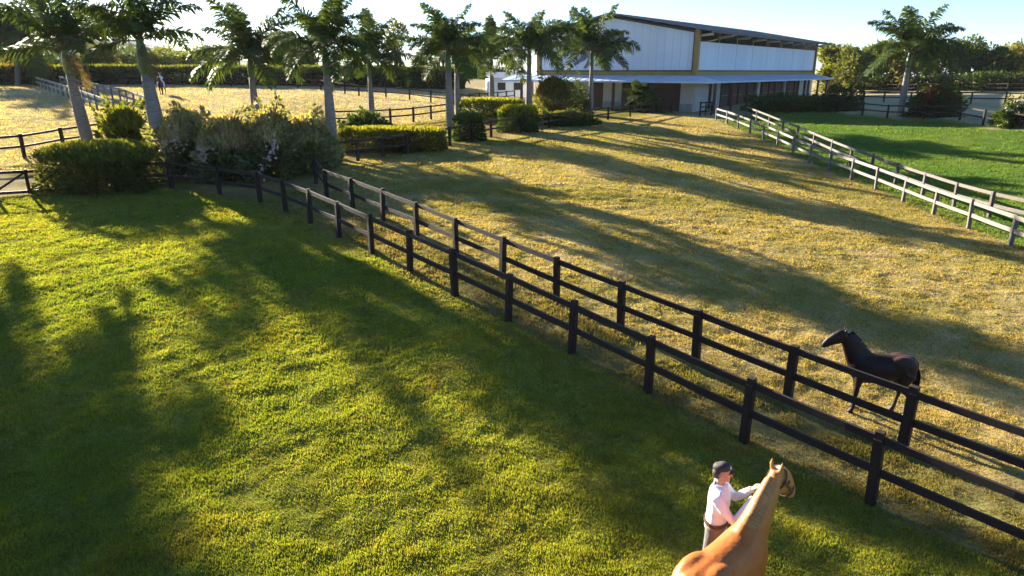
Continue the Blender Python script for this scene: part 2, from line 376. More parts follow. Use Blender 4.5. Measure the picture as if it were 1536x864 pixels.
# ------------------------------------------------------------------ fences
def unit_post():
    bm = bmesh.new(); bmesh.ops.create_cube(bm, size=1); bmesh.ops.translate(bm, verts=bm.verts, vec=(0, 0, .5))
    bmesh.ops.bevel(bm, geom=[e for e in bm.edges], offset=.09, segments=2, affect='EDGES')
    me = bpy.data.meshes.new('post'); bm.to_mesh(me); bm.free(); return me
def unit_rail():
    bm = bmesh.new(); bmesh.ops.create_cube(bm, size=1); bmesh.ops.translate(bm, verts=bm.verts, vec=(.5, 0, 0))
    bmesh.ops.subdivide_edges(bm, edges=[e for e in bm.edges if abs((e.verts[0].co-e.verts[1].co).x) > .5], cuts=3)
    for v in bm.verts:
        v.co.y += .06*math.sin(v.co.x*7.1)*.5; v.co.z += -.06*math.sin(math.pi*v.co.x)
    me = bpy.data.meshes.new('rail'); bm.to_mesh(me); bm.free(); return me
UP = {}; UR = {}
for k, pm, rm in (('dark', 'wood_post', 'wood_dark'), ('pale', 'wood_pale_post', 'wood_pale'), ('mid', 'wood_mid_post', 'wood_mid')):
    UP[k] = unit_post(); UP[k].materials.append(M[pm]); UR[k] = unit_rail(); UR[k].materials.append(M[rm])
fr = random.Random(5)
def fence(name, label, P, h=1.22, kind='dark', pw=.155, rh=.122, rw=.055, rails=(.91, .48), group=None, first=True, last=True):
    root = empty(name, (P[0].x, P[0].y, gz(P[0].x, P[0].y)), 0, label, 'fence', group); O = root.location.copy()
    tops = []
    for i, p in enumerate(P):
        z = gz(p.x, p.y); q = Vector((p.x, p.y, z)); hh = h*(1+fr.uniform(-.03, .03))
        d = (P[min(i+1, len(P)-1)]-P[max(i-1, 0)]); ang = math.atan2(d.y, d.x)
        if (i > 0 or first) and (i < len(P)-1 or last):
            w = pw*fr.uniform(.92, 1.08)
            link('post', UP[kind], root, q-O-Vector((0, 0, .15)), (fr.uniform(-.03, .03), fr.uniform(-.03, .03), ang+fr.uniform(-.06, .06)), (w, w, hh+.15))
        tops.append(q)
    for a, b in zip(tops, tops[1:]):
        for f in rails:
            A = a+Vector((0, 0, h*f+fr.uniform(-.012, .012))); Bq = b+Vector((0, 0, h*f+fr.uniform(-.012, .012))); d = Bq-A
            e = Matrix.Rotation(math.atan2(d.y, d.x), 4, 'Z') @ Matrix.Rotation(-math.atan2(d.z, d.xy.length), 4, 'Y')
            link('rail', UR[kind], root, A-O, e.to_euler(), (d.length, rw, rh*fr.uniform(.93, 1.07)))
    return root
fence('paddock_fence', 'dark two-rail fence along the green pasture, curving in front of the flowering bushes', PA)
fence('paddock_fence', 'dark two-rail fence between the lane and the dry paddock, behind which the dark horse stands', PB)
fence('paddock_fence', 'dark two-rail fence running past clipped bushes from the lane towards the barn door', PC, first=False)
fence('paddock_fence', 'pale sunlit two-rail fence down the side of the dry paddock', PD, kind='pale', pw=.15, rh=.15)
fence('paddock_fence', 'greyish brown two-rail fence along the edge of the green lawn', PE, kind='mid', pw=.15, rh=.15)
fence('paddock_fence', 'dark two-rail fence behind the clipped hedge bush, at the golden field', even([(-60,246),(30,239),(88,227),(150,216),(215,208)], 2.6), h=1.3)
fence('paddock_fence', 'whitish two-rail fence climbing the golden hillside, on its open side', even([(172,176),(140,163),(100,146),(75,137),(55,130)], 3), kind='pale', h=1.25, rh=.22)
fence('paddock_fence', 'whitish two-rail fence climbing the golden hillside, on the side of the standing rider', even([(225,168),(185,153),(150,144),(120,136),(92,130)], 3), kind='pale', h=1.25, rh=.2)
fence('paddock_fence', 'dark two-rail fence along the foot of the long tall hedge', even([(190,128),(330,128.5),(480,135),(537,144),(598,148),(657,155),(720,162)], 3.4), h=1.35)
fence('paddock_fence', 'dark two-rail fence behind the bright yellow-green clipped hedge', even([(500,190),(555,188),(609,185),(638,181),(672,176)], 2.4), h=1.3)
fence('paddock_fence', 'dark two-rail fence seen between two palm trunks beside the long low hedge', even([(690,160),(730,155),(772,150)], 3), h=1.3)
fence('paddock_fence', 'dark fence along the far edge of the green lawn, at the lone palm foot', GL(F6_px), h=1.3)
fence('paddock_fence', 'dark two-rail fence between two sandy paddocks, middle one of three behind the lone palm', even([(1240,150),(1330,154),(1440,156),(1560,158)], 3.2), h=1.3)
fence('paddock_fence', 'dark two-rail fence in front of the row of far trees', even([(1290,137),(1400,138),(1500,138.5),(1600,139)], 3.6), h=1.35)
# field gate with diagonal braces
gA, gB = G(98, 289), G(-62, 299); gA.z = gz(gA.x, gA.y); gB.z = gz(gB.x, gB.y)
gr = empty('field_gate', gB, 0, 'dark wooden field gate with diagonal braces beside the clipped hedge bush', 'gate')
def gp(t, h): q = gB.lerp(gA, t)-gB; return q+Vector((0, 0, h))
for hh in (.14, 1.0): MB().bar(gp(0, hh), gp(1, hh), .05, .12).build('rail', M['wood_dark'], gr)
for t in (.02, .33, .66, .98): MB().bar(gp(t, .05 if .1 < t < .9 else -.1), gp(t, 1.1), .09, .10).build('upright', M['wood_post'], gr)
n_ = (gA-gB).cross(Vector((0, 0, 1))).normalized()*.055
for t0, t1 in ((.34, .65), (.67, .97), (.03, .32)): MB().bar(gp(t0, .2)+n_, gp(t1, .96)+n_, .04, .09).build('brace', M['wood_dark'], gr)
# ------------------------------------------------------------------ palms
def frond_mesh(L, el, droop, seed, dead=False, n=70):
    """pinnate leaf: x outward from the trunk, z up; el = start angle, droop = how far it bends down"""
    r = random.Random(seed); V = []; T = []; Cc = []
    N_ = 16; pts = []; p = Vector((0, 0, 0)); ang = el; tw = r.uniform(-.25, .25)
    for i in range(N_+1):
        pts.append(p.copy()); t = i/N_; a = ang-droop*(t**1.4)
        p = p+Vector((math.cos(a), tw*t*t, math.sin(a)))*(L/N_)
    def sample(t):
        f = t*N_; k = min(int(f), N_-1); return pts[k].lerp(pts[k+1], f-k), (pts[k+1]-pts[k]).normalized()
    g0 = (.030, .058, .014) if not dead else (.11, .075, .035)
    g1 = (.075, .105, .022) if not dead else (.20, .14, .06)
    def put(vs, fs, c):
        b = len(V); V.extend(vs); Cc.extend([c]*len(vs)); T.extend([tuple(b+i for i in f) for f in fs])
    for i in range(N_):                                        # rachis
        w0 = .05*(1-i/N_)+.008; w1 = .05*(1-(i+1)/N_)+.008; a, b = pts[i], pts[i+1]
        vs = [a+Vector((0, -w0, 0)), a+Vector((0, w0, 0)), a+Vector((0, 0, -w0*1.3)), b+Vector((0, -w1, 0)), b+Vector((0, w1, 0)), b+Vector((0, 0, -w1*1.3))]
        put(vs, [(0, 1, 4), (0, 4, 3), (1, 2, 5), (1, 5, 4), (2, 0, 3), (2, 3, 5)], (.10, .10, .03) if not dead else g1)
    for i in range(n):
        t = .12+.88*(i+r.random()*.5)/n; q, d = sample(min(t, .999))
        ln = L*.27*(math.sin(math.pi*min(1, .16+t*.80))**.7)*r.uniform(.8, 1.12)
        for s in (-1, 1):
            side = d.cross(Vector((0, 0, 1))).normalized()*s; upv = side.cross(d)*s
            rank = r.uniform(-.55, .75); v = (side*math.cos(rank)+upv*math.sin(rank))*.85+d*r.uniform(.35, .75); v.normalize()
            w = d*.042*r.uniform(.8, 1.2)*(L/3.2)
            m = q+v*ln*.55+Vector((0, 0, -.06*ln)); e = q+v*ln*.92+Vector((0, 0, -ln*r.uniform(.22, .5)))
            k = r.random(); c = tuple(g0[j]*(1-k)+g1[j]*k for j in range(3))
            put([q-w*.6, q+w*.6, m-w, m+w, e], [(0, 1, 3), (0, 3, 2), (2, 3, 4)], c)
    return np_mesh('frond', np.array([tuple(v) for v in V]), np.array(T), M['frond'], False, np.array(Cc))
FR = {k: [frond_mesh(3.2, e, d, 10*i+j) for j in range(3)] for i, (k, e, d) in enumerate((('up', 1.3, .75), ('mid', .95, 1.2), ('out', .5, 1.3), ('low', .0, 1.25)))}
FR['dead'] = [frond_mesh(2.6, -.5, .9, 77+j, True, 44) for j in range(2)]
def palm(label, base, crown, fl=3.2, seed=1, tr=.27, nf=21, shaft=True, dead=0, spear=True, group=None):
    """base on the ground, crown = where the fronds start"""
    r = random.Random(seed); base = Vector((base.x, base.y, gz(base.x, base.y))); O = base
    root = empty('palm_tree', base, 0, label, 'palm', group); c = crown-O; H = c.z
    def P(t): return Vector((c.x*(t**.8), c.y*(t**.8), H*t-.15*(1-t)))
    ts = [0, .03, .1, .22, .36, .5, .64, .76]; rr = [1.35, 1.18, 1.08, 1.12, 1.10, .98, .82, .70]
    MB().loft([P(t) for t in ts], [tr*x for x in rr], seg=14, up=(1, 0, 0)).build('trunk', M['trunk'], root, smooth=True)
    ts2 = [.755, .80, .87, .94, 1.0]; rr2 = [.74, .86, .80, .62, .42]
    MB().loft([P(t) for t in ts2], [tr*x for x in rr2], seg=12, up=(1, 0, 0)).build('crown_shaft', M['shaft'] if shaft else M['bark'], root, smooth=True)
    s0 = fl/3.2; a0 = r.random()*6.28
    plan = [('up', 4), ('mid', 6), ('out', nf-13), ('low', nf-16)]
    k = 0
    for kind, m in plan:
        for i in range(m):
            a = a0+k*2.399+r.uniform(-.2, .2); k += 1; s = s0*r.uniform(.86, 1.1)
            link('frond', r.choice(FR[kind]), root, c+Vector((math.cos(a)*.06, math.sin(a)*.06, -.05)), (r.uniform(-.25, .25), r.uniform(-.15, .15), a), (s, s, s))
    for i in range(dead):
        a = r.random()*6.28; s = s0*r.uniform(.8, 1)
        link('frond', r.choice(FR['dead']), root, c+Vector((math.cos(a)*.1, math.sin(a)*.1, -.25)), (0, 0, a), (s, s, s))['label'] = 'dry brown hanging frond'
    if spear: MB().loft([c-Vector((0, 0, .1)), c+Vector((0, 0, fl*.32)), c+Vector((.03, 0, fl*.66))], [.05, .035, .006], seg=6, up=(1, 0, 0)).build('spear_leaf', M['shaft'], root)
    return root
def palm_px(label, bu, bv, cu, cv, rad_px, **k):
    b = G(bu, bv); c = at(cu, cv, b.y); d = b.y*math.cos(PITCH)
    return palm(label, b, c, fl=rad_px*d/F*1.25, **k)
palm_px('leaning grey palm rising behind the clipped hedge bush, with a brown hanging frond', 136, 224, 95, 72, 92, nf=17, seed=3, tr=.30, dead=1)
palm_px('stout grey palm between the clipped hedge bush and the flowering bushes', 252, 262, 209, 58, 86, nf=17, seed=4, tr=.34, dead=1)
palm_px('slim palm standing behind the flowering bushes in the golden field', 388, 205, 374, 85, 72, seed=5, tr=.26)
palm_px('palm at the lane corner where the flowering bushes meet the yellow-green hedge', 501, 243, 487, 68, 74, seed=6, tr=.27)
palm_px('thin palm rising from the dark shrubs just beyond the yellow-green hedge', 559, 190, 553, 88, 62, seed=7, tr=.22)
palm_px('palm with a pale swollen trunk beside the round dark bush, yellow-green hedge at its foot', 677, 204, 671, 72, 60, seed=8, tr=.27)
palm_px('slim palm close behind the pale swollen palm trunk, beside the long low hedge', 688, 182, 684, 84, 50, seed=18, tr=.24)
palm_px('palm rising behind the broad clipped bush, its crown overlapping the barn\'s blank wall end', 793, 181, 794, 72, 58, seed=9, tr=.27)
palm_px('dark palm beside the small white shed wall', 738, 165, 737, 86, 52, seed=19, tr=.27)
palm_px('pale slender palm in front of the horse painted on the barn', 886, 172, 888, 74, 56, seed=10, tr=.24)
palm_px('lone pale palm at the edge of the green lawn before the far trees', 1350, 175, 1366, 76, 60, seed=12, tr=.28)
palm_px('shaggy brown-skirted palm far off beside the long hedge and hillside fence', 26, 128, 24, 66, 80, seed=13, tr=.3, dead=5, shaft=False, spear=False)
# the same row of palms goes on to the left of the view; their shadows reach the pasture
for i, (x, y, h) in enumerate(((-25.6, 30.8, 6.2), (-29.5, 28.2, 6.6))):
    b = Vector((x, y, 0)); palm(('tall grey palm standing closest beyond the field gate', 'tall grey palm second in the row beyond the field gate')[i], b, Vector((x-.4, y+.2, gz(x, y)+h)), fl=3.1, seed=40+i, tr=.3, group='palms beyond the gate')

# ------------------------------------------------------------------ leaves
def leaves(name, P, Nn, size, cols, parent, mat='leaf', seed=0, aspect=.5, jit=.8, loc=(0, 0, 0), up=0.):
    """one diamond-shaped, slightly folded leaf per point"""
    r = np.random.default_rng(seed); n = len(P)
    a = Nn+r.normal(0, jit, (n, 3))+np.array([0, 0, up]); a /= np.linalg.norm(a, axis=1)[:, None]+1e-9
    b = np.cross(a, r.normal(0, 1, (n, 3))); b /= np.linalg.norm(b, axis=1)[:, None]+1e-9
    fold = np.cross(a, b)
    s = (size*(.6+.8*r.random(n)))[:, None]
    V = np.empty((n, 4, 3)); V[:, 0] = P; V[:, 1] = P+a*s*.5+b*s*aspect*.5+fold*s*.08; V[:, 2] = P+a*s; V[:, 3] = P+a*s*.5-b*s*aspect*.5+fold*s*.08
    k = r.random(n)[:, None]; k2 = r.integers(0, len(cols)//2, n); cols = np.array(cols)
    c = cols[k2*2]*(1-k)+cols[k2*2+1]*k
    i = np.arange(n)*4; T = np.concatenate([np.stack([i, i+1, i+2], -1), np.stack([i, i+2, i+3], -1)])
    return link(name, np_mesh(name, V.reshape(-1, 3), T, M[mat], False, np.repeat(c, 4, 0)), parent, loc)
GREEN = [(.04, .07, .014), (.10, .14, .025), (.06, .09, .018), (.14, .165, .03)]
DARKG = [(.018, .036, .010), (.05, .08, .018), (.025, .05, .014), (.06, .09, .02)]
YEL = [(.17, .19, .018), (.34, .31, .03), (.10, .13, .018), (.25, .24, .025)]  # brightened so bush tops seem to glow against the sun
OLIVE = [(.08, .09, .022), (.18, .165, .04), (.05, .065, .016), (.14, .13, .04)]
MIXG = [(.09, .11, .02), (.19, .19, .035), (.05, .075, .015), (.12, .14, .03)]
def rnd_dir(r, n):
    v = r.normal(0, 1, (n, 3)); return v/np.linalg.norm(v, axis=1)[:, None]
def bush(name, label, base, rx, ry, h, n=5000, size=.16, cols=GREEN, seed=1, box=0., rz=0., rough=.18, group=None, tips=None, flowers=None, cat='bush', stems=5, up=.4, parent_obj=None):
    """shell + inner leaves of an uneven dome (box>0: clipped, flat-topped)"""
    r = np.random.default_rng(seed); base = Vector((base.x, base.y, gz(base.x, base.y)))
    root = empty(name, base, rz, label, cat, group)
    d = rnd_dir(r, n); d[:, 2] = np.abs(d[:, 2])*1.05-.05
    p = 2+box*6; rad = (np.abs(d)**p).sum(1)**(-1/p)
    lump = 1+rough*(np.sin(d[:, 0]*5+seed)*np.sin(d[:, 1]*6+seed*2)+.8*np.sin(d[:, 2]*9+d[:, 0]*8+seed))*(1-.55*box)
    dep = 1-.8*r.random(n)**2.
    P = d*(rad*lump*dep)[:, None]*np.array([rx, ry, h]); P[:, 2] = np.maximum(P[:, 2], .03)
    leaves('foliage', P, d*np.array([1, 1, .6]), size, cols, root, seed=seed, up=up)
    if tips is not None:                                       # upright shoots on top; yellow and paler ones paint in the backlit tips
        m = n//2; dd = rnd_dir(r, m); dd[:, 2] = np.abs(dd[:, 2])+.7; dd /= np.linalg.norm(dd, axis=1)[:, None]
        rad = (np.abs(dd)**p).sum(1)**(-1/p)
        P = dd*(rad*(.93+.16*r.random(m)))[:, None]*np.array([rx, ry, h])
        leaves('top_shoots', P, dd*.3, size*1.15, tips, root, seed=seed+5, up=1.3, jit=.35, aspect=.35)
    if flowers:
        nf, cf = flowers; dd = rnd_dir(r, nf); dd[:, 2] = np.abs(dd[:, 2])
        k = r.integers(0, 26, nf); cc = rnd_dir(r, 26); cc[:, 2] = np.abs(cc[:, 2])*1.3+.15; dd = cc[k]+r.normal(0, .12, (nf, 3)); dd /= np.linalg.norm(dd, axis=1)[:, None]
        P = dd*(1.0+.08*r.random(nf))[:, None]*np.array([rx, ry, h]); P[:, 2] = np.maximum(P[:, 2], .1)
        leaves('flowers', P, dd, size*.6, cf, root, seed=seed+9, aspect=.9)['kind'] = 'stuff'
    mb = MB(); q = random.Random(seed)
    for i in range(stems):
        a = q.random()*6.28; mb.loft([(.1*math.cos(a)*rx, .1*math.sin(a)*ry, -.1), (.25*rx*math.cos(a), .25*ry*math.sin(a), h*.4), (.5*rx*math.cos(a+.2), .5*ry*math.sin(a+.2), h*.78)], [.035, .025, .01], seg=5, up=(1, 0, 0))
    mb.build('stems', M['bark'], root)
    return root
def bush_px(name, label, u0, u1, vtop, vbot, **k):
    """extent in the picture; foot of the bush = vbot"""
    uc = (u0+u1)/2; b = G(uc, vbot); d = b.y*math.cos(PITCH); rx = (u1-u0)/2*d/F
    ry = k.pop('ry', None) or min(rx, 1.6)*.8; b = b+Vector((b.x, b.y, 0)).normalized()*ry*.85
    zt = at(uc, vtop, b.y).z; h = zt-gz(b.x, b.y)
    return bush(name, label, Vector((b.x, b.y, 0)), rx, ry, max(.5, h), **k)
PINK = [(.58, .42, .44), (.78, .64, .62), (.46, .32, .38), (.72, .60, .52)]
bush_px('hedge_bush', 'large rounded clipped hedge bush beside the field gate', 78, 240, 222, 292, n=15000, size=.17, cols=OLIVE, seed=1, box=.4, tips=MIXG, ry=1.7, rough=.1)
bush_px('garden_bush', 'loose yellow-green bush behind the stout grey palm', 160, 228, 172, 232, n=3600, size=.3, cols=MIXG, tips=YEL, seed=2, rough=.45)
for i, (u0, u1, vt, vb, lab) in enumerate(((245, 335, 176, 268, 'flowering bush with pale blossoms right beside the stout grey palm'), (300, 400, 186, 276, 'broad flowering bush with pinkish white blossoms at the bend of the dark fence'),
        (372, 455, 178, 270, 'tall flowering bush between the slim palm and the lane corner'), (425, 505, 184, 262, 'flowering bush with reddish twigs at the foot of the lane corner palm'))):
    bush_px('flowering_bush', lab, u0, u1, vt, vb, n=8000, size=.24, cols=[(.15, .16, .07), (.30, .28, .15), (.10, .115, .04), (.24, .22, .11)], seed=20+i, rough=.3, tips=[(.32, .31, .10), (.52, .46, .20), (.30, .18, .09), (.50, .36, .20)], flowers=(900, PINK), ry=1.8, group=None)
bush_px('clipped_hedge', 'long low clipped hedge with bright yellow-green top behind the dark fence', 505, 670, 196, 229, n=12000, size=.17, cols=OLIVE, seed=30, box=.8, tips=YEL, ry=1.2, rough=.08)
bush_px('dark_shrub', 'dark spiky shrubs under the thin palm', 515, 585, 172, 196, n=4000, size=.25, cols=DARKG, seed=31, rough=.3)
bush_px('round_bush', 'round dark clipped bush touching the pale swollen palm trunk', 680, 727, 175, 212, n=5000, size=.16, cols=DARKG, seed=32, box=.5, tips=GREEN, rough=.1)
bush_px('clipped_bush', 'broad clipped bush with sunlit top in front of the barn palm', 747, 806, 163, 199, n=6000, size=.18, cols=DARKG, seed=33, box=.6, tips=YEL, rough=.1)
bush_px('low_hedge', 'long low hedge with sunlit top behind the round dark bush', 690, 786, 152, 184, n=7000, size=.2, cols=DARKG, seed=34, box=.7, tips=YEL, ry=1.6, rough=.12)
bush_px('garden_shrub', 'tall loose shrub with reddish leaves before the barn canopy', 798, 862, 122, 178, n=5000, size=.26, cols=OLIVE, seed=35, rough=.3, tips=[(.12, .12, .03), (.20, .10, .04), (.06, .09, .02), (.12, .13, .03)])
bush_px('low_shrubs', 'row of low dark shrubs along the dark fence before the barn', 806, 895, 170, 190, n=5000, size=.2, cols=DARKG, seed=36, rough=.25, tips=OLIVE)
bush_px('garden_shrub', 'dark shrub under the barn canopy beside the pale slender palm', 850, 884, 128, 172, n=3000, size=.26, cols=DARKG, seed=37, rough=.3)
bush_px('garden_shrub', 'dark leafy shrub beside the brown barn door', 962, 988, 140, 170, n=2500, size=.24, cols=DARKG, seed=38, rough=.3)
bush_px('low_hedge', 'long dark low hedge along the barn side and green lawn', 1120, 1245, 144, 169, n=7000, size=.26, cols=DARKG, seed=39, box=.3, ry=1.8, rough=.2)
bush_px('dark_shrub', 'rounded dark shrub at the end of the barn side hedge', 1225, 1292, 136, 168, n=5000, size=.28, cols=DARKG, seed=40, rough=.3)
bush_px('dark_shrub', 'dark bush with reddish leaves at the foot of the lone palm', 1360, 1440, 137, 177, n=6000, size=.28, cols=DARKG, seed=41, rough=.25, tips=[(.03, .05, .012), (.06, .08, .02), (.12, .035, .02), (.18, .05, .03)])
bush_px('flowering_bush', 'grey-leaved flowering bush by the lawn fence, away from the lone palm', 1492, 1560, 153, 193, n=6000, size=.26, cols=DARKG, seed=42, rough=.25, flowers=(350, [(.35, .33, .45), (.5, .46, .55), (.3, .3, .36), (.45, .42, .5)]))
# fan-leaved palm bush in front of the barn wall
def cycad(label, base, R_, seed):
    root = empty('cycad', Vector((base.x, base.y, gz(base.x, base.y))), 0, label, 'plant'); q = random.Random(seed)
    hh = R_*.7
    MB().loft([(0, 0, -.1), (0, 0, hh*.5), (.05, 0, hh)], [.3, .26, .2], seg=10, up=(1, 0, 0)).build('trunk', M['bark'], root, smooth=True)
    for i in range(34):
        a = i*2.4; s = R_/3.2*q.uniform(.8, 1.1)*1.15; kind = ('up', 'mid', 'mid', 'out', 'low')[i % 5]
        link('frond', q.choice(FR[kind]), root, (0, 0, hh), (q.uniform(-.2, .2), 0, a), (s, s*1.4, s))
    return root
cb = G(958, 168); cycad('round spiky yellow-green palm bush before the white barn wall', cb, 2.1, 4)

# ------------------------------------------------------------------ broadleaf trees
def tree(name, label, base, h, rad, n=5000, size=.4, cols=GREEN, seed=1, airy=0., trunk_f=.35, group=None, clumps=22, squash=.8):
    r = np.random.default_rng(seed); base = Vector((base.x, base.y, gz(base.x, base.y))); root = empty(name, base, 0, label, 'tree', group)
    ch = h*(1-trunk_f)/2; cz = h-ch
    cc = rnd_dir(r, clumps)*(r.random(clumps)[:, None]**.45)*np.array([rad*.8, rad*.8, ch*.82])+np.array([0, 0, cz])
    cr = (.26+.22*r.random(clumps))*rad*(1-.35*airy)
    k = r.integers(0, clumps, n); d = rnd_dir(r, n)
    P = cc[k]+d*(cr[k]*(1-.5*r.random(n)**2))[:, None]*np.array([1, 1, squash])
    leaves('crown', P, d, size, cols, root, seed=seed, up=.25, aspect=.55)
    mb = MB(); tr = h*.022+.05
    mb.loft([(0, 0, -.3), (.02*h, 0, h*trunk_f*.6), (0, .02*h, cz)], [tr*1.3, tr, tr*.5], seg=8, up=(1, 0, 0))
    for c in cc[::2]: mb.loft([(0, 0, h*trunk_f*(.7+.5*r.random())), Vector(c)*.55+Vector((0, 0, cz*.42)), tuple(c)], [tr*.45, tr*.3, tr*.1], seg=5, up=(1, 0, 0))
    mb.build('trunk', M['bark'], root, smooth=True)
    return root
def tree_px(name, label, u, half, vtop, Y, **k):
    d = Y*math.cos(PITCH); b = at(u, 120, Y); rad = half*d/F; zt = at(u, vtop, Y).z
    return tree(name, label, b, zt-gz(b.x, Y), rad, **k)
# right-hand row behind the sandy paddocks
for i, (u, hf, vt, Y, cols, lab) in enumerate((
    (1243, 27, 62, 128, MIXG, 'feathery yellow-green tree touching the far end of the barn'), (1282, 30, 66, 122, MIXG, 'feathery yellow-green tree, second along the row from the barn'),
    (1318, 34, 58, 132, GREEN, 'tall green tree in the row, close beside the lone palm crown'), (1352, 28, 74, 126, OLIVE, 'olive tree hidden behind the lone palm'),
    (1400, 36, 58, 130, DARKG, 'dark rounded tree just past the lone palm crown'), (1452, 32, 56, 128, GREEN, 'broad green tree in the middle of the row past the lone palm'),
    (1488, 30, 68, 124, DARKG, 'dark broad tree in the row behind the flowering lawn bush'), (1525, 34, 54, 128, OLIVE, 'tall olive tree at the end of the row past the lawn bush'), (1570, 36, 58, 126, GREEN, 'green tree closing the row beyond the flowering lawn bush'))):
    tree_px('broadleaf_tree', lab, u, hf, vt, Y, n=4200, size=.55, cols=cols, seed=60+i, trunk_f=.18, group='row of far trees')
bush_px('low_hedge', 'long dark clipped hedge below the far trees at the sandy paddock', 1255, 1420, 116, 136, n=9000, size=.4, cols=DARKG, seed=70, box=.5, ry=2., rough=.15)
bush_px('low_hedge', 'dark undergrowth below the last trees past the lone palm', 1410, 1600, 112, 136.5, n=9000, size=.42, cols=DARKG, seed=71, box=.5, ry=2., rough=.15)
bush_px('garden_shrub', 'yellow-green shrub at the far corner of the barn canopy', 1222, 1282, 118, 138, n=3500, size=.3, cols=MIXG, seed=72, rough=.25)
# the left: long hedge, trees above it
hz = [(-40, 128, 0), (95, 128, 1), (245, 128, 2), (395, 129, 3), (520, 131, 4), (610, 134, 5), (690, 136, 6)]
hl = ('far end of the long tall hedge, behind the shaggy palm', 'stretch of the long tall hedge where the whitish fences end', 'stretch of the long tall hedge behind the standing rider', 'stretch of the long tall hedge behind the slim field palm', 'stretch of the long tall hedge behind the lane corner palm', 'low end of the long hedge under the airy tree')
for (a, av, i), (b, bv, _) in zip(hz, hz[1:]):
    bush_px('tall_hedge', hl[i], a-4, b+4, 103+i*.6, (av+bv)/2-1, n=9000, size=.42, cols=DARKG, tips=MIXG, seed=80+i, box=.9, ry=1.7, rough=.1, cat='hedge', group='long hedge below the hill')
for i, (u, hf, vt, Y, cols, lab) in enumerate((
    (150, 30, 66, 112, OLIVE, 'olive tree between the two nearest palms, above the hedge'), (205, 42, 80, 135, GREEN, 'rounded green tree behind the stout palm trunk'), (262, 44, 76, 140, MIXG, 'sunlit rounded tree on the hill foot behind the rider'), (318, 44, 73, 145, GREEN, 'rounded green tree behind the slim field palm crown'),
    (425, 40, 52, 120, DARKG, 'dark tree filling the gap between slim palm and lane corner palm'), (458, 28, 72, 125, OLIVE, 'small olive tree above the hedge beside the lane corner palm'), (60, 40, 84, 125, DARKG, 'dark tree above the hedge near the shaggy palm'), (-20, 44, 70, 120, GREEN, 'green tree above the hedge beyond the shaggy palm'))):
    tree_px('broadleaf_tree', lab, u, hf, vt, Y, n=4200, size=.55, cols=cols, seed=100+i, trunk_f=.2)
tree_px('airy_tree', 'tall airy tree with open crown between two palm crowns', 594, 24, 22, 110, n=1500, size=.42, cols=OLIVE, seed=120, airy=.9, trunk_f=.35, clumps=16)
tree_px('airy_tree', 'small airy tree below the palm beside the white shed', 640, 20, 84, 118, n=1200, size=.42, cols=DARKG, seed=121, airy=.6, trunk_f=.3, clumps=12)
for i, (u, hf, vt, Y) in enumerate(((520, 26, 112, 190), (566, 28, 109, 200), (612, 26, 111, 200), (660, 30, 108, 210), (705, 30, 106, 190), (742, 26, 108, 180))):
    tree_px('broadleaf_tree', 'low dark far-off tree in the gaps below the palm crowns', u, hf, vt, Y, n=1500, size=.8, cols=DARKG, seed=130+i, trunk_f=.1, group='low far-off trees')
# wooded hill far away
hx = np.linspace(-900, -150, 90); hy = np.linspace(560, 900, 30); HX, HY = np.meshgrid(hx, hy)
prof = np.interp(HX, [-900, -620, -480, -400, -330, -260, -200, -150], [62, 58, 50, 40, 28, 16, 6, 0])
HZ = prof*np.clip(1-((HY-730)/170)**2, 0, 1)**.6+(fbm(HX*.06, HY*.06, 7)-.5)*9*np.clip(prof/20, 0, 1)+4*fbm(HX*.2, HY*.2, 8)-6
iq = np.arange(HX.size).reshape(HX.shape); hq = np.stack([iq[:-1, :-1], iq[:-1, 1:], iq[1:, 1:], iq[1:, :-1]], -1).reshape(-1, 4)
M['hill'] = mat_plain('wooded_hill', (.055, .075, .045), .9, .4, .05, 1, .12)
tag(link('hill', np_mesh('hill', np.stack([HX, HY, HZ], -1).reshape(-1, 3), hq, M['hill'], True)), kind='structure')
# ------------------------------------------------------------------ riding hall
CX, CY = 21.0, 82.0; BZ = 1.9; TH = math.atan2(41, 32); BL, BW = 47.5, 22.0
barn = empty('riding_hall', (CX, CY, BZ), TH, 'large white riding hall with ochre trim, gabled end with painted horse and metal canopy', 'barn')
HB, HC, HP, HE, HR = 4.5, 9.05, 7.75, 9.1, 11.1       # cladding foot, side wall top, side panel top, eave, ridge
def gab(y): return HE+(HR-HE)*(1-abs(y-BW/2)/(BW/2))
# gable cladding: one upright sheet per metre
for i in range(22):
    y0, y1 = i*1.0+.012, i*1.0+.988; ya, yb = max(y0, .42), min(y1, BW-.42)
    mb = MB(); w = (yb-ya)/4
    for k in range(4):                                          # trapezoid ribs
        a, b = ya+k*w, ya+(k+1)*w-.001
        mb.prism([(0, a, HB+.15), (0, b, HB+.15), (0, b, gab(b)-.45), (0, a, gab(a)-.45)], (-.03, 0, 0))
        mb.prism([(-.031, a+w*.35, HB+.152), (-.031, a+w*.6, HB+.152), (-.031, a+w*.6, gab(a+w*.6)-.455), (-.031, a+w*.35, gab(a+w*.35)-.455)], (-.03, 0, 0))
    mb.build('cladding_sheet', M['clad'], barn)
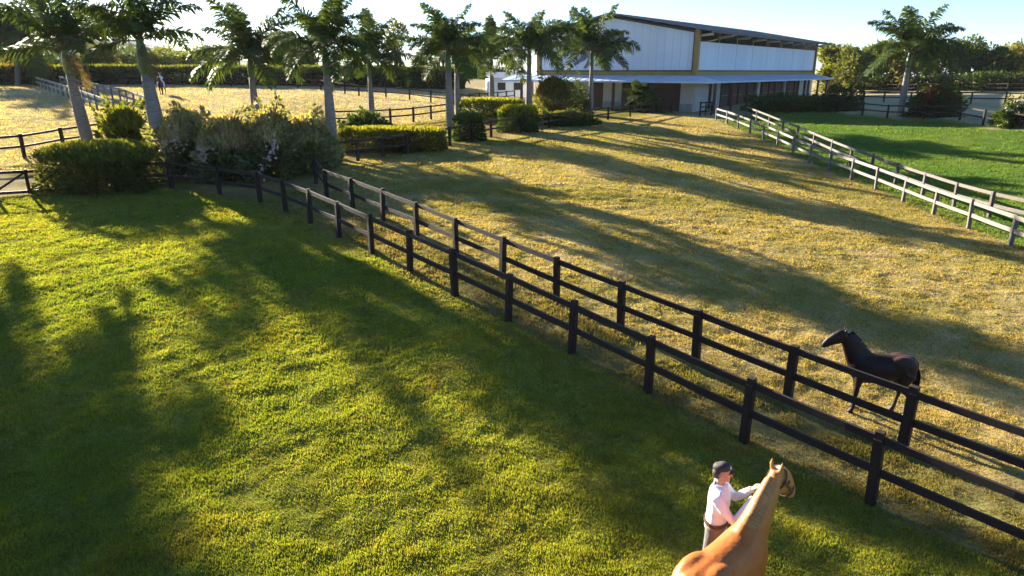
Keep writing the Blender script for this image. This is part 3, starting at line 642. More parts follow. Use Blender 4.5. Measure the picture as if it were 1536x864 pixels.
# side cladding: bays between dark seams
NB = 8; bw = BL/NB
for i in range(NB):
    a, b = .45+i*(BL-.9)/NB+.05, .45+(i+1)*(BL-.9)/NB-.05; mb = MB()
    mb.box(a, b, -.03, 0, HB+.15, HP)
    nr = 14; w = (b-a)/nr
    for k in range(nr): mb.box(a+k*w+w*.4, a+k*w+w*.62, -.05, -.031, HB+.152, HP-.002)
    mb.build('side_panel', M['clad'], barn)
MB().box(.3, BL, .25, .3, 0, HP).build('side_wall_core', M['inside'], barn)
MB().box(.1, .15, .3, BW-.3, 0, HB+.14).build('gable_wall_core', M['inside'], barn)
MB().box(BL-.2, BL, 0.3, BW, 0, HE-.05).build('end_wall', M['clad'], barn)
MB().prism([(BL-.19, .4, HE-.05), (BL-.19, BW-.4, HE-.05), (BL-.19, BW/2, HR-.1)], (.15, 0, 0)).build('end_gable', M['clad'], barn)
MB().box(.3, BL-.3, BW-.2, BW, 0, HE-.05).build('rear_wall', M['clad'], barn)
MB().prism([(.02, .4, HB+.1), (.02, BW-.4, HB+.1), (.02, BW-.4, gab(.4)-.42), (.02, BW/2, HR-.42), (.02, .4, gab(.4)-.42)], (.06, 0, 0)).build('gable_backing', M['darktrim'], barn)
# frame and trim
for (x, y) in ((0, 0), (0, BW), (BL, 0)):
    MB().box(x-.26, x+.26, y-.26, y+.26, HB-.55, HE-.02).build('corner_column', M['ochre'], barn)
MB().box(-.10, -.035, .33, .47, HB+.1, HC-.35).build('dark_trim', M['darktrim'], barn)
MB().box(-.12, .0, .33, BW-.33, HB, HB+.14).build('dark_trim', M['darktrim'], barn)
MB().box(.33, BL-.33, -.12, 0, HB, HB+.14).build('dark_trim', M['darktrim'], barn)
MB().box(-.16, 0, .325, BW-.325, HB-.42, HB-.005).build('ochre_band', M['ochre'], barn)
MB().box(.325, BL-.325, -.16, 0, HB-.42, HB-.005).build('ochre_band', M['ochre'], barn)
for s0, s1 in ((0, BW/2), (BW/2, BW)):
    MB().prism([(-.16, s0, gab(s0)-.46), (-.16, s1, gab(s1)-.46), (-.16, s1, gab(s1)-.2), (-.16, s0, gab(s0)-.2)], (.12, 0, 0)).build('gable_trim', M['darktrim'], barn)
# roof: two pitches with overhang, fascia, open gap with brackets
sl = (HR-HE)/(BW/2)
for sgn in (0, 1):
    ye, yr = (-1.9, BW/2) if sgn == 0 else (BW+1.2, BW/2)
    ze = HE-sl*(1.9 if sgn == 0 else 1.2)
    rf = MB().prism([(-.9, ye, ze), (-.9, yr, HR), (-.9, yr, HR+.12), (-.9, ye, ze+.12)], (BL+2.6, 0, 0)).build('roof', M['roof'], barn)
    MB().box(-.93, BL+1.73, ye-.05 if sgn == 0 else ye, ye if sgn == 0 else ye+.05, ze-.16, ze+.16).build('fascia', M['darktrim'], rf)
    m2 = MB()
    for k in range(25): m2.bar((-.9+k*2.05, ye, ze+.14), (-.9+k*2.05, yr, HR+.14), .06, .05)
    m2.build('roof_ribs', M['roof'], rf)
for i in range(NB+1):
    x = .5+i*(BL-1)/NB
    m = MB(); m.bar((x, .2, HE-.75), (x, -1.6, HE-sl*1.6-.30), .2, .26); m.build('bracket', M['plaster'], barn)
    MB().box(x-.09, x+.09, -.02, .16, HP+.001, HE-.3).build('gap_post', M['ochre'], barn)
# ground floor under the canopy
GO = 3.0
def canopy():
    m = MB(); zi, zo = HB-.5, HB-1.15
    cs = MB(); cs.prism([(.33, -.16, zi), (BL+.5, -.16, zi), (BL+.5, -GO-.3, zo), (-GO-.3, -GO-.3, zo), (-.16, -.16, zi)], (0, 0, .07))
    cs.prism([(-.16, -.161, zi), (-GO-.3, -GO-.301, zo), (-GO-.3, BW+4, zo), (-.16, BW+4, zi)], (0, 0, .07))
    c = cs.build('canopy', M['canopy'], barn)
    e = MB(); e.box(-GO-.34, -GO-.3, -GO-.34, BW+4, zo-.1, zo+.09); e.box(-GO-.3, BL+.5, -GO-.34, -GO-.3, zo-.1, zo+.09); e.build('gutter', M['canopy'], c)
    r = MB()
    for k in range(41): r.bar((.4+k*1.15, -.2, zi+.09), (.4+k*1.15, -GO-.28, zo+.09), .05, .04)
    for k in range(22): r.bar((-.2, .2+k*1.15, zi+.09), (-GO-.28, .2+k*1.15, zo+.09), .05, .04)
    r.build('canopy_ribs', M['canopy'], c)
    return zo
zo = canopy()
for i in range(10): MB().box(-1.2+i*5.15-.13, -1.2+i*5.15+.13, -GO-.13, -GO+.13, -.4, zo-.02).build('canopy_post', M['browndoor'], barn)
for i in range(5): MB().box(-GO-.13, -GO+.13, 4.3+i*4.6-.13, 4.3+i*4.6+.13, -.4, zo-.02).build('canopy_post', M['browndoor'], barn)
# gable side ground floor: wall piers, the big door, smaller openings (y measured from the corner)
def wall_g(y0, y1, mat='plaster', nm='wall', x0=-.12): MB().box(x0, .09, y0, y1, -.4, HB-.72).build(nm, M[mat], barn)
def wall_s(x0, x1, mat='plaster', nm='wall', y0=-.12): MB().box(x0, x1, y0, .24, -.4, HB-.72).build(nm, M[mat], barn)
for y0, y1 in ((.0, 1.6), (5.6, 7.6), (9.4, 12.0), (14.2, 16.4), (18.6, BW)): wall_g(y0, y1)
for y0, y1 in ((.0, 1.6), (5.6, 7.6), (9.4, 12.0), (14.2, 16.4), (18.6, BW)): MB().box(-.2, -.125, y0+.01, y1-.01, -.4, .9).build('stone_plinth', M['stone'], barn)
for y0, y1 in ((7.6, 9.4), (12.0, 14.2), (16.4, 18.6)): MB().box(.02, .095, y0+.002, y1-.002, -.4, 3.0).build('stable_door', M['browndoor'], barn)
d = MB().box(-.02, .08, 1.62, 5.58, -.4, 3.35).build('sliding_door', M['browndoor'], barn)
for k in range(8): MB().box(-.045, -.021, 1.66+k*.49, 1.66+k*.49+.46, -.35, 3.3).build('board', M['browndoor'], d)
MB().box(-.15, .08, 1.4, 5.8, 3.36, HB-.73).build('lintel', M['plaster'], barn)
for x0, x1 in ((.13, 4.0), (5.2, 7.6), (21, 22), (33, 34), (40.0, 42.5), (44.2, BL-.1)): wall_s(x0, x1)
for x0, x1 in ((4.0, 5.2), (42.5, 44.2)): wall_s(x0+.002, x1-.002, 'inside', 'opening', .05)
for i in range(11):
    x = 8.2+i*3.0
    if any(abs(x+1.2-c) < 1.7 for c in (21.5, 33.5)): continue
    dd = MB().box(x, x+2.3, -.05, .2, -.4, 2.9).build('stall_door', M['browndoor'], barn)
    MB().box(x+.1, x+2.2, -.075, -.051, 1.55, 1.65).build('door_rail', M['ochre'], dd)
# painted horse on the gable (silhouette traced on the wall plane)
nrm = Vector((-math.cos(TH), -math.sin(TH), 0)); wp = Vector((CX, CY, BZ))+nrm*.075
def onwall(u, v):
    dr = ray(u, v); o = Vector((0, 0, CAM_Z)); t = (wp-o).dot(nrm)/dr.dot(nrm); q = o+dr*t
    return Matrix.Rotation(-TH, 3, 'Z') @ (q-Vector((CX, CY, BZ)))
sil = [[(925,46),(929,50),(936,54),(941,59),(939,62),(934,61),(930,63),(927,70),(924,79),(920,85),(912,88),(900,85),(890,84),(882,87),(874,84),(871,76),(874,69),(884,66),(896,65),(906,62),(914,55),(921,49)],
       [(921,83),(926,83),(932,91),(940,100),(936,102),(928,95),(920,87)], [(912,86),(919,87),(912,93),(905,97),(898,97),(893,100),(892,97),(898,92),(905,90)],
       [(882,85),(878,90),(870,94),(864,98),(860,97),(866,91),(872,84)], [(886,85),(890,90),(884,97),(879,103),(875,102),(880,94),(882,87)], [(873,71),(868,78),(858,86),(852,88),(857,81),(866,72)]]
mural = None
for k, pl in enumerate(sil):
    o = MB().prism([onwall(u, v) for u, v in pl], Matrix.Rotation(-TH, 3, 'Z') @ (nrm*.012)).build('painted_horse' if k == 0 else ('painted_tail' if k == 5 else 'painted_leg'), M['mural'], barn)
# low white shed to the left of the hall
sh = G(752, 160); shed = empty('shed', (sh.x+1, 100, gz(sh.x+1, 100)), math.radians(14), 'low white shed with grey sheet roof left of the riding hall', 'shed')
MB().box(-2.5, 3.5, 0, 5, -.5, 2.4).build('wall', M['clad'], shed)
MB().prism([(-3, -.8, 2.45), (4, -.8, 2.45), (4, 5.5, 3.2), (-3, 5.5, 3.2)], (0, 0, .1)).build('roof', M['roof'], shed)
for x in (-1.8, .5): MB().box(x, x+1.1, -.06, -.002, .9, 1.9).build('window', M['inside'], shed)
MB().box(2.4, 3.4, -.05, -.002, -.3, 2.1).build('door', M['browndoor'], shed)
# dark barrow-like gate stand by the hall corner
gt = G(1058, 174); st = empty('hurdle', gt, .6, 'short dark hurdle standing at the hall corner by the pale fence end', 'hurdle')
for x in (-.9, 0, .9): MB().box(x-.06, x+.06, -.06, .06, -.1, 1.5).build('post', M['wood_post'], st)
for z in (.5, .95, 1.4): MB().box(-1.0, 1.0, -.10, -.062, z-.07, z+.07).build('rail', M['wood_dark'], st)
# ------------------------------------------------------------------ horses
def coat(name, col, dark, spec=.4, rough=.45):
    m = mat_plain(name, col, rough, .18, 5, .15, 60, spec)
    return m
def horse_body(name, neck, head, legs, mat, voxel=.016, scale=1., paint=None, belly=1.):
    """x forward, y left. neck: [(x,z)...] from shoulder to poll, head: [(x,y,z)] poll->muzzle, legs: per leg [(x,y,z,rx,ry)]"""
    mb = MB()
    tr = [(-1.00, 1.10, .07, .12), (-.95, 1.13, .16, .21), (-.86, 1.16, .235, .275), (-.70, 1.155, .275, .295), (-.48, 1.14, .275, .305), (-.22, 1.11, .275, .325*belly), (.05, 1.08, .28, .345*belly), (.28, 1.09, .265, .375), (.45, 1.12, .235, .375), (.58, 1.12, .195, .31), (.68, 1.11, .12, .20), (.72, 1.11, .06, .1)]
    mb.loft([(x, 0, z) for x, z, _, _ in tr], [w for _, _, w, _ in tr], [h for *_, h in tr], seg=20)
    mb.loft([(.15, 0, 1.38), (.34, 0, 1.44), (.55, 0, 1.40)], [.07, .085, .07], [.06, .075, .08], seg=10)     # withers
    for s in (-1, 1):                                          # hips, buttocks, shoulders
        mb.ball((-.60, s*.135, 1.235), (.38, .155, .225)); mb.ball((-.80, s*.14, 1.08), (.17, .12, .25)); mb.ball((.40, s*.15, 1.05), (.17, .10, .27))
    nk = [Vector(p) for p in neck]; k = len(nk); wid = np.interp(np.linspace(0, 1, k), [0, .3, .7, 1], [.19, .145, .105, .085]); dep = np.interp(np.linspace(0, 1, k), [0, .3, .7, 1], [.36, .28, .21, .16])
    mb.loft(nk, list(wid), list(dep), seg=16)
    hd = [Vector(p) for p in head]
    m = len(hd); hw = np.interp(np.linspace(0, 1, m), [0, .3, .55, .85, 1], [.085, .105, .08, .062, .045]); hh = np.interp(np.linspace(0, 1, m), [0, .3, .55, .85, 1], [.13, .16, .125, .085, .06])
    ax = (hd[-1]-hd[0]).normalized(); side = ax.cross(Vector((0, 0, 1))).normalized()
    mb.loft(hd, list(hw), list(hh), seg=14, up=tuple(side))
    mb.ball(hd[-1]-ax*.02, (.058, .058, .055)); mb.ball(hd[0]+ax*.03+Vector((0, 0, -.02)), (.13, .095, .13)); mb.ball(hd[0]+ax*.17-Vector((0, 0, .06)), (.11, .085, .10))
    for s in (-1, 1):                                          # ears
        e0 = hd[0]+side*s*.055+Vector((0, 0, .06)); mb.loft([e0, e0+Vector((0, 0, .08))+side*s*.012, e0+Vector((0, 0, .17))+side*s*.01], [.035, .036, .008], [.022, .024, .008], seg=8, up=tuple(side))
    for lg in legs:
        mb.loft([p[:3] for p in lg], [p[4]*1.32 for p in lg], [p[3]*1.34 for p in lg], seg=12)
    return remeshed(name, mb, voxel, mat, 20, .5)
def fleg(x, y, dx=0.):
    return [(x, y*.9, 1.12, .14, .08), (x-.01, y, .92, .10, .075), (x+dx*.5, y, .66, .062, .055), (x+dx*.8, y, .50, .058, .052), (x+dx*.8, y, .46, .052, .048), (x+dx*.9, y, .28, .036, .033), (x+dx, y, .15, .045, .042), (x+dx+.03, y, .09, .042, .042), (x+dx+.05, y, .06, .058, .055), (x+dx+.06, y, .0, .068, .062)]
def hleg(x, y, dx=0.):
    return [(x, y*.9, 1.08, .21, .12), (x+.07, y, .90, .155, .10), (x+.06, y, .74, .105, .078), (x-.04+dx*.6, y, .60, .068, .055), (x-.11+dx*.8, y, .51, .058, .048), (x-.10+dx*.9, y, .40, .042, .038), (x-.08+dx, y, .26, .038, .035), (x-.06+dx, y, .15, .046, .043), (x-.03+dx, y, .09, .042, .042), (x-.01+dx, y, .06, .058, .055), (x+dx, y, .0, .068, .062)]
def paint_horse(me, fn):
    n = len(me.vertices); co = np.empty(n*3, np.float32); me.vertices.foreach_get('co', co); co = co.reshape(-1, 3)
    a = me.color_attributes.new('Col', 'FLOAT_COLOR', 'POINT'); c = np.ones((n, 4), np.float32); c[:, :3] = fn(co); a.data.foreach_set('color', c.ravel())
def mat_coat(name, rough, spec, sheen=.0):
    m, N, L, B = new_mat(name); a = N.new('ShaderNodeAttribute'); a.attribute_name = 'Col'
    tc = N.new('ShaderNodeTexCoord'); nz = N.new('ShaderNodeTexNoise'); nz.inputs['Scale'].default_value = 7; nz.inputs['Detail'].default_value = 6; L.new(tc.outputs['Object'], nz.inputs['Vector'])
    mr = N.new('ShaderNodeMapRange'); mr.inputs[3].default_value = .75; mr.inputs[4].default_value = 1.25; L.new(nz.outputs['Fac'], mr.inputs[0])
    vm = N.new('ShaderNodeVectorMath'); vm.operation = 'SCALE'; L.new(a.outputs['Color'], vm.inputs[0]); L.new(mr.outputs[0], vm.inputs['Scale']); L.new(vm.outputs[0], B.inputs['Base Color'])
    B.inputs['Roughness'].default_value = rough; B.inputs['Specular IOR Level'].default_value = spec
    n2 = N.new('ShaderNodeTexNoise'); n2.inputs['Scale'].default_value = 14; L.new(tc.outputs['Object'], n2.inputs['Vector'])
    bp = N.new('ShaderNodeBump'); bp.inputs['Strength'].default_value = .25; bp.inputs['Distance'].default_value = .03; L.new(n2.outputs['Fac'], bp.inputs['Height']); L.new(bp.outputs[0], B.inputs['Normal'])
    return m
def hair(name, root, strands, col, parent, seed=1, w=.02, flat=None):
    """ribbon locks: list of polylines"""
    V = []; T = []; C_ = []; r = random.Random(seed)
    for st in strands:
        b = len(V)
        for i, p in enumerate(st):
            t = i/(len(st)-1); ww = w*(1-.75*t); q = Vector((r.uniform(-1, 1), r.uniform(-1, 1), .1)).normalized()*ww if i == 0 else q*(1-.2*t)
            if flat: q = Vector(flat)*ww
            V += [tuple(Vector(p)-q), tuple(Vector(p)+q)]; k = r.uniform(.6, 1.3); C_ += [tuple(c*k for c in col)]*2
        for i in range(len(st)-1): T.append((b+2*i, b+2*i+1, b+2*i+3, b+2*i+2))
    return link(name, np_mesh(name, np.array(V), np.array(T), M['hair'], False, np.array(C_)), parent)
M['hair'] = mat_leaf('horse_hair', .1, .6, (1.1, 1, .8), .15)
M['coat_chest'] = mat_coat('chestnut_coat', .48, .3); M['coat_dark'] = mat_coat('dark_bay_coat', .55, .2)
M['strap'] = mat_plain('leather_strap', (.10, .05, .03), .5, .2, 6); M['eye'] = mat_plain('dark_eye', (.012, .008, .008), .1, .1, 2, 0, 1, .6); M['hoof'] = mat_plain('hoof', (.06, .05, .045), .5, .2, 8)
def tail(root, x, z, col, seed, n=60, ln=.85):
    r = random.Random(seed); S_ = []
    for i in range(n):
        a = r.uniform(-.05, .05); b = r.uniform(-.04, .04); l = ln*r.uniform(.75, 1.05)
        S_.append([(x+.06, a*.4, z), (x-.05+b*.3, a*.6, z-.04), (x-.10+b, a, z-.25*l), (x-.09+b*1.5, a*1.5, z-.6*l), (x-.05+b*1.8, a*1.6, z-l)])
    return hair('tail', root, S_, col, root, seed, .016)
def mane(root, neck, col, seed, side=-1, ln=.16, n=70):
    r = random.Random(seed); nk = [Vector(p) for p in neck]; S_ = []
    for i in range(n):
        t = r.uniform(.22, 1.)*(len(nk)-1); k = min(int(t), len(nk)-2); p = nk[k].lerp(nk[k+1], t-k)
        d = (nk[k+1]-nk[k]).normalized(); up = Vector((-d.z, 0, d.x)); dep = np.interp(t/(len(nk)-1), [0, .3, .7, 1], [.36, .28, .21, .16])
        q = p+up*dep*.95; l = ln*r.uniform(.7, 1.2); sy = side*r.uniform(.6, 1.)
        S_.append([q-up*.03, q+up*.03+Vector((0, sy*.03, 0)), q+Vector((0, sy*.085, -.3*l)), q+Vector((r.uniform(-.03, .03), sy*.11, -l))])
    return hair('mane', root, S_, col, root, seed, .016)
def eyes(root, head):
    hd = [Vector(p) for p in head]; ax = (hd[-1]-hd[0]).normalized(); side = ax.cross(Vector((0, 0, 1))).normalized(); up = side.cross(ax)
    for s in (-1, 1): MB().ball(hd[0]+ax*.17+side*s*.088+up*.045, (.024, .020, .024)).build('eye', M['eye'], root, smooth=True)
# chestnut held by the man, seen from behind
neck = [(.42, 0, 1.20), (.62, 0, 1.38), (.78, 0, 1.56), (.90, 0, 1.69), (.98, 0, 1.79)]
head = [(1.02, 0, 1.83), (1.10, -.01, 1.79), (1.20, -.025, 1.71), (1.30, -.04, 1.61), (1.39, -.055, 1.49), (1.43, -.06, 1.43)]
legs = [fleg(.42, .15), fleg(.44, -.15, .10), hleg(-.74, .16), hleg(-.74, -.16, .14)]
hx_, hy_ = 2.39, 6.26
hz_ = gz(hx_, hy_)+.02; HA = math.radians(44)
ch = empty('horse', (hx_, hy_, hz_), HA, 'golden chestnut horse held by the man in the white shirt', 'horse'); ch.scale = (.92, 1, 1)
bm_ = horse_body('body', neck, head, legs, M['coat_chest'])
def pc(co):
    base = np.array([.37, .105, .016]); t = np.clip((co[:, 0]-.35)/.5, 0, 1)[:, None]*np.clip((co[:, 2]-1.15)/.35, 0, 1)[:, None]
    c = base*(1-t)+np.array([.40, .17, .045])*t
    leg = np.clip((.45-co[:, 2])/.3, 0, 1)[:, None]; c = c*(1-leg)+np.array([.22, .08, .03])*leg
    blaze = ((co[:, 0] > 1.02) & (np.abs(co[:, 1]+.015) < .03) & (co[:, 2] > 2.86-co[:, 0]))[:, None]
    return np.where(blaze, np.array([.7, .62, .52]), c)
paint_horse(bm_, pc); link('body', bm_, ch)
S_m = []; r_ = random.Random(3)
for i in range(420):                                           # mane lying flat down the off side of the neck
    t = r_.uniform(.10, 1.)*(len(neck)-1); k = min(int(t), len(neck)-2); f_ = t/(len(neck)-1); p_ = Vector(neck[k]).lerp(Vector(neck[k+1]), t-k); d_ = (Vector(neck[k+1])-Vector(neck[k])).normalized(); u_ = Vector((-d_.z, 0, d_.x))
    de = float(np.interp(f_, [0, .3, .7, 1], [.36, .28, .21, .16])); wi = float(np.interp(f_, [0, .3, .7, 1], [.19, .145, .105, .085])); e_ = r_.uniform(.3, 1.1)*min(1, f_*2)
    S_m.append([p_+u_*(de-.005)+Vector((0, .015, 0)), p_+u_*(de+.008)-Vector((0, .02, 0)), p_+u_*de*.86-Vector((0, wi*.62, 0)), p_+u_*de*(.86-.35*e_)-Vector((0, wi*(.75+.2*e_)+.006, 0))])
mo = hair('mane', ch, S_m, (.42, .18, .05), ch, 3, .010, flat=(.6, 0, .8)); mo.data.materials[0] = M['coat_chest']; tail(ch, -.97, 1.22, (.36, .17, .06), 5); eyes(ch, head)
# halter
hd0, hd1 = Vector(head[0]), Vector(head[-1]); ax = (hd1-hd0).normalized(); sd_ = ax.cross(Vector((0, 0, 1))).normalized(); upv = sd_.cross(ax)
hal = MB()
def hoop(t, rw, rh, tilt=0.):
    c = hd0+ax*t; P_ = [c+sd_*rw*math.cos(k*math.pi/8)+upv*rh*math.sin(k*math.pi/8)+ax*tilt*math.sin(k*math.pi/8) for k in range(17)]
    for a, b in zip(P_, P_[1:]): hal.bar(a, b, .028, .012, up=tuple((a+b)/2-c))
hoop(.05, .115, .155, -.03); hoop(.38, .09, .105)
for s in (-1, 1): hal.bar(hd0+ax*.05+sd_*s*.112, hd0+ax*.38+sd_*s*.09, .012, .028)
hal.build('halter', M['strap'], ch)
# dark horse in the dry paddock
neck2 = [(.40, 0, 1.20), (.57, 0, 1.41), (.70, 0, 1.58), (.80, 0, 1.71), (.89, 0, 1.81)]
head2 = [(.92, 0, 1.84), (1.02, 0, 1.80), (1.15, 0, 1.73), (1.28, 0, 1.65), (1.39, 0, 1.57), (1.45, 0, 1.53)]
legs2 = [fleg(.42, .14, .05), fleg(.42, -.15, -.07), hleg(-.74, .16, -.12), hleg(-.72, -.16, .10)]
dg_ = Vector((7.0, 12.05)); dk = empty('horse', (dg_.x, dg_.y, gz(*dg_)+.015), math.radians(168), 'dark brown horse with pale hind sock standing in the dry paddock', 'horse')
dk.scale = (.70, .84, .86)
bm2 = horse_body('body', neck2, head2, legs2, M['coat_dark'])
def pd_(co):
    c = np.broadcast_to(np.array([.017, .008, .006]), (len(co), 3)).copy(); w = (co[:, 0] < -.5) & (co[:, 2] < .30) & (co[:, 1] > 0); c[w] = (.5, .44, .38)
    b = np.clip((co[:, 2]-1.3)/.2, 0, 1)*np.clip((-.1-co[:, 0])/.3, 0, 1); return c+b[:, None]*np.array([.05, .022, .012])  # lighter croup top: sun highlight put into the coat colour
paint_horse(bm2, pd_); link('body', bm2, dk); mane(dk, neck2, (.012, .009, .008), 8, side=-1, ln=.2); tail(dk, -.97, 1.22, (.012, .009, .008), 9, ln=.9, n=80); eyes(dk, head2)

# ------------------------------------------------------------------ man holding the chestnut
M['skin'] = mat_plain('skin', (.44, .23, .15), .5, .08, 8, .1, 60, .3)
M['shirt'] = mat_plain('white_shirt', (.70, .72, .82), .8, .05, 6, 1., 11, .15, (1, 1, .45)); M['trousers'] = mat_plain('grey_trousers', (.16, .15, .13), .8, .2, 10, .3, 14, .15)
M['cap'] = mat_plain('dark_cap', (.035, .028, .03), .7, .2, 10); M['capfront'] = mat_plain('cap_badge', (.6, .6, .62), .6, .1, 10); M['boot'] = mat_plain('boot', (.05, .03, .02), .5, .2, 8); M['hairb'] = mat_plain('short_hair', (.05, .035, .028), .7, .3, 40)
mx_, my_ = 2.53, 7.2; mz_ = gz(mx_, my_)+.02
man = empty('person', (mx_, my_, mz_), math.radians(-22), 'man in white shirt and dark cap adjusting the chestnut horse\'s halter', 'person')
SH = {1: [(0, .19, 1.42), (.09, .25, 1.29), (.19, .27, 1.19), (.27, .20, 1.30), (.37, .10, 1.46)], -1: [(0, -.19, 1.42), (.10, -.25, 1.30), (.21, -.27, 1.20), (.30, -.20, 1.30), (.40, -.09, 1.47)]}
def hand(mb, wrist, s):
    w = Vector(wrist); f = Vector((.62, -s*.2, .70)).normalized(); side = Vector((0, s, .2)); side = (side-f*side.dot(f)).normalized(); n = f.cross(side)*s
    if n.z < 0: n = -n
    mb.loft([w-f*.02, w+f*.03, w+f*.085], [.026, .040, .040], [.018, .017, .014], seg=10, up=tuple(side))
    for k, (o, l) in enumerate(((-.033, .060), (-.011, .075), (.011, .080), (.033, .070))):
        b = w+f*.078+side*o; m1 = b+f*l*.45-n*.008; m2 = m1+f*l*.30-n*.022; t = m2-n*.026+f*.006
        mb.loft([b, m1, m2, t], [.0095, .009, .0085, .007], seg=7, up=tuple(side))
    b = w+f*.025-side*s*0+side*.034; b = w+f*.022+side*.036; mb.loft([b, b+side*.026+f*.022-n*.008, b+side*.028+f*.052-n*.016], [.012, .0105, .008], seg=7, up=tuple(n))
def man_parts(inf, arms, legs_, torso, headp, hands):
    mb = MB()
    if torso:
        T_ = [(0, .90, .125, .165), (.0, 1.00, .12, .158), (.005, 1.12, .115, .155), (.012, 1.24, .122, .172), (.01, 1.34, .122, .190), (.0, 1.42, .105, .185), (-.005, 1.47, .075, .12), (-.005, 1.50, .055, .07)]
        mb.loft([(x, 0, z) for x, z, _, _ in T_], [w+inf for *_, w in T_], [d_+inf for _, _, d_, _ in T_], seg=18, up=(0, 1, 0))
    if arms:
        for s in (1, -1):
            P_ = SH[s]; mb.loft([Vector(P_[0])+Vector((-.01, -s*.05, .0))]+[Vector(p) for p in P_], [.07+inf, .068+inf, .052+inf, .047+inf, .043+inf, .029+inf*.9], seg=12, up=(0, 0, 1))
    if legs_:
        for s in (1, -1):
            x = .05*s; mb.loft([(0, s*.085, .96), (x*.2, s*.09, .80), (x*.6, s*.095, .62), (x, s*.10, .48), (x*.7, s*.10, .34), (x*.5, s*.10, .10)], [.105+inf, .092+inf, .076+inf, .060+inf, .058+inf, .042+inf], seg=14, up=(0, 1, 0))
        mb.loft([(0, 0, .84), (0, 0, .92), (0, 0, 1.0)], [.13+inf, .165+inf, .158+inf], [.10+inf, .122+inf, .118+inf], seg=16, up=(0, 1, 0))
    if headp:
        mb.loft([(-.01, 0, 1.44), (.0, 0, 1.52), (.015, 0, 1.58)], [.062, .055, .056], seg=12, up=(0, 1, 0))
        mb.ball((.015, 0, 1.675), (.098, .078, .115), 16, 12); mb.ball((.045, 0, 1.61), (.062, .058, .058)); mb.ball((.085, 0, 1.575), (.025, .028, .02))
        mb.loft([(.10, 0, 1.69), (.118, 0, 1.66), (.124, 0, 1.643), (.105, 0, 1.635)], [.010, .014, .018, .014], seg=8, up=(0, 1, 0))
        for s in (1, -1): mb.ball((.005, s*.080, 1.655), (.022, .012, .034), 8, 6)
        mb.ball((.098, 0, 1.605), (.014, .026, .010), 8, 6)
    if hands:
        for s in (1, -1): hand(mb, SH[s][-1], s)
    return mb
link('body', remeshed('body', man_parts(0, True, True, True, True, True), .0065, M['skin'], 3, .5), man)
link('shirt', remeshed('shirt', man_parts(.012, True, False, True, False, False), .010, M['shirt'], 3, .5), man)
link('trousers', remeshed('trousers', man_parts(.014, False, True, False, False, False), .011, M['trousers'], 3, .5), man)
belt = MB()
for k in range(28):
    a, b = k*math.pi/14, (k+1)*math.pi/14; pt = lambda t: Vector((.142*math.cos(t), .185*math.sin(t), 1.005))
    belt.bar(pt(a), pt(b), .012, .042)
bl = belt.build('belt', M['strap'], man); MB().box(.143, .153, -.022, .022, .985, 1.025).build('buckle', M['capfront'], bl)
col_ = MB()
for s in (1, -1): col_.bar((-.05, s*.066, 1.515), (.085, s*.035, 1.47), .018, .05)
col_.bar((-.065, -.06, 1.52), (-.065, .06, 1.52), .016, .05); col_.build('collar', M['shirt'], man)
cp = MB()
for i in range(5):
    pass
cpv = MB(); N1 = 20
rings = [(1.715, .104, .084), (1.74, .105, .085), (1.772, .092, .075), (1.793, .058, .048), (1.80, .02, .016)]
cpv.loft([(.005-.012*i*.3, 0, z) for i, (z, _, _) in enumerate(rings)], [b for _, _, b in rings], [a for _, a, _ in rings], seg=N1, up=(0, 1, 0))
cap = cpv.build('cap', M['cap'], man, smooth=True)
V = []; 
for k in range(9):
    a = -1.15+k*2.3/8; V.append((.09+.085*math.cos(a)-.02, .078*math.sin(a), 1.712-.02*math.cos(a)))
MB().prism(V, (0, 0, .008)).build('visor', M['cap'], cap)
MB().prism([(.106, -.022, 1.735), (.106, .022, 1.735), (.098, .020, 1.768), (.098, -.020, 1.768)], (.008, 0, .003)).build('badge', M['capfront'], cap)
hb = MB(); hb.loft([(-.03, 0, 1.60), (-.035, 0, 1.65), (-.025, 0, 1.71)], [.062, .078, .082], [.055, .068, .07], seg=14, up=(0, 1, 0)); hb.build('hair', M['hairb'], man, smooth=True)
for s in (1, -1):
    MB().ball((.100, s*.033, 1.678), (.012, .014, .009), 8, 6).build('eye', M['eye'], man)
    MB().loft([(-.09, s*.10, .05), (-.02, s*.10, .06), (.08, s*.105, .05), (.17, s*.11, .035)], [.036, .042, .046, .03], [.05, .06, .05, .03], seg=10, up=(0, 1, 0)).build('boot', M['boot'], man, smooth=True)
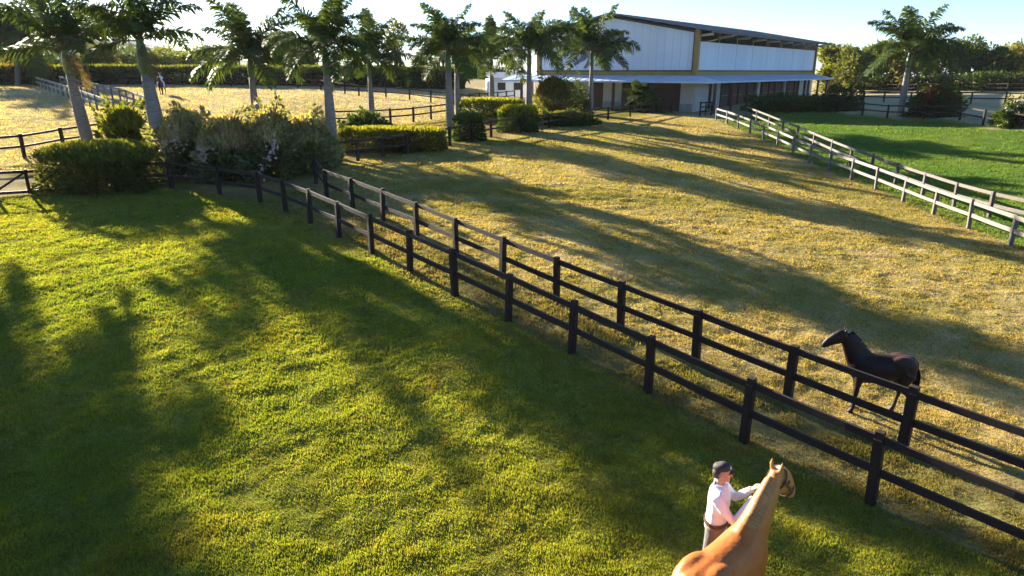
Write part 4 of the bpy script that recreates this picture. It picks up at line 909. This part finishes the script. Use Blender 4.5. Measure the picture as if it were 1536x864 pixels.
# lead rope from his hands to the halter
hw = Matrix.Translation((mx_, my_, mz_)) @ Matrix.Rotation(math.radians(-22), 4, 'Z') @ Vector((.55, -.07, 1.40))
hs = Matrix.Translation((hx_, hy_, hz_)) @ Matrix.Rotation(HA, 4, 'Z') @ Vector(((hd0+ax*.36+sd_*-.09).x*.92, (hd0+ax*.36+sd_*-.09).y, (hd0+ax*.36+sd_*-.09).z))
inv = (Matrix.Translation((hx_, hy_, hz_)) @ Matrix.Rotation(HA, 4, 'Z') @ Matrix.Diagonal((.92, 1, 1, 1))).inverted()
pts = [inv @ (hw.lerp(hs, t)-Vector((0, 0, .12*math.sin(math.pi*t)))) for t in np.linspace(0, 1, 9)]
MB().loft(pts, [.009]*9, seg=6, up=(1, 0, 0)).build('lead_rope', M['strap'], ch)

# ------------------------------------------------------------------ far figure on the golden field: a rider on a dark horse, end-on
rp = G(244, 142); far_h = empty('horse', (rp.x, rp.y, rp.z), math.radians(-75), 'far dark horse on the golden field, ridden', 'horse')
bm3 = bm2.copy(); link('body', bm3, far_h)
rd = empty('person', (rp.x, rp.y, rp.z+1.42), math.radians(-75), 'far rider in white sitting on the dark horse in the golden field', 'person')
rb = MB(); rb.loft([(0, 0, -.05), (0, 0, .25), (0, 0, .5), (0, 0, .58)], [.2, .16, .2, .08], [.13, .11, .11, .06], seg=10); rb.ball((.02, 0, .74), (.10, .09, .13))
for s in (1, -1):
    rb.loft([(0, s*.14, 0), (.25, s*.32, -.15), (.18, s*.33, -.6), (.26, s*.33, -.66)], [.10, .085, .05, .04], seg=8, up=(0, 0, 1)); rb.loft([(0, s*.2, .5), (.12, s*.25, .28), (.36, s*.08, .22)], [.06, .05, .03], seg=8, up=(0, 0, 1))
link('body', remeshed('body', rb, .03, M['shirt'], 2), rd)
MB().ball((.01, 0, .79), (.13, .12, .10), 10, 8).build('helmet', M['cap'], rd, smooth=True)

# ------------------------------------------------------------------ air
hm = bpy.data.materials.new('air'); hm.use_nodes = True; hn = hm.node_tree; hn.nodes.clear()
ho = hn.nodes.new('ShaderNodeOutputMaterial'); pv = hn.nodes.new('ShaderNodeVolumePrincipled'); pv.inputs['Color'].default_value = (.86, .90, .97, 1); pv.inputs['Density'].default_value = .00006; pv.inputs['Anisotropy'].default_value = .2
hn.links.new(pv.outputs[0], ho.inputs['Volume'])
tag(link('haze', MB().box(-1330, 1330, -120, 1420, -14, 75).mesh('haze', hm)), kind='stuff')
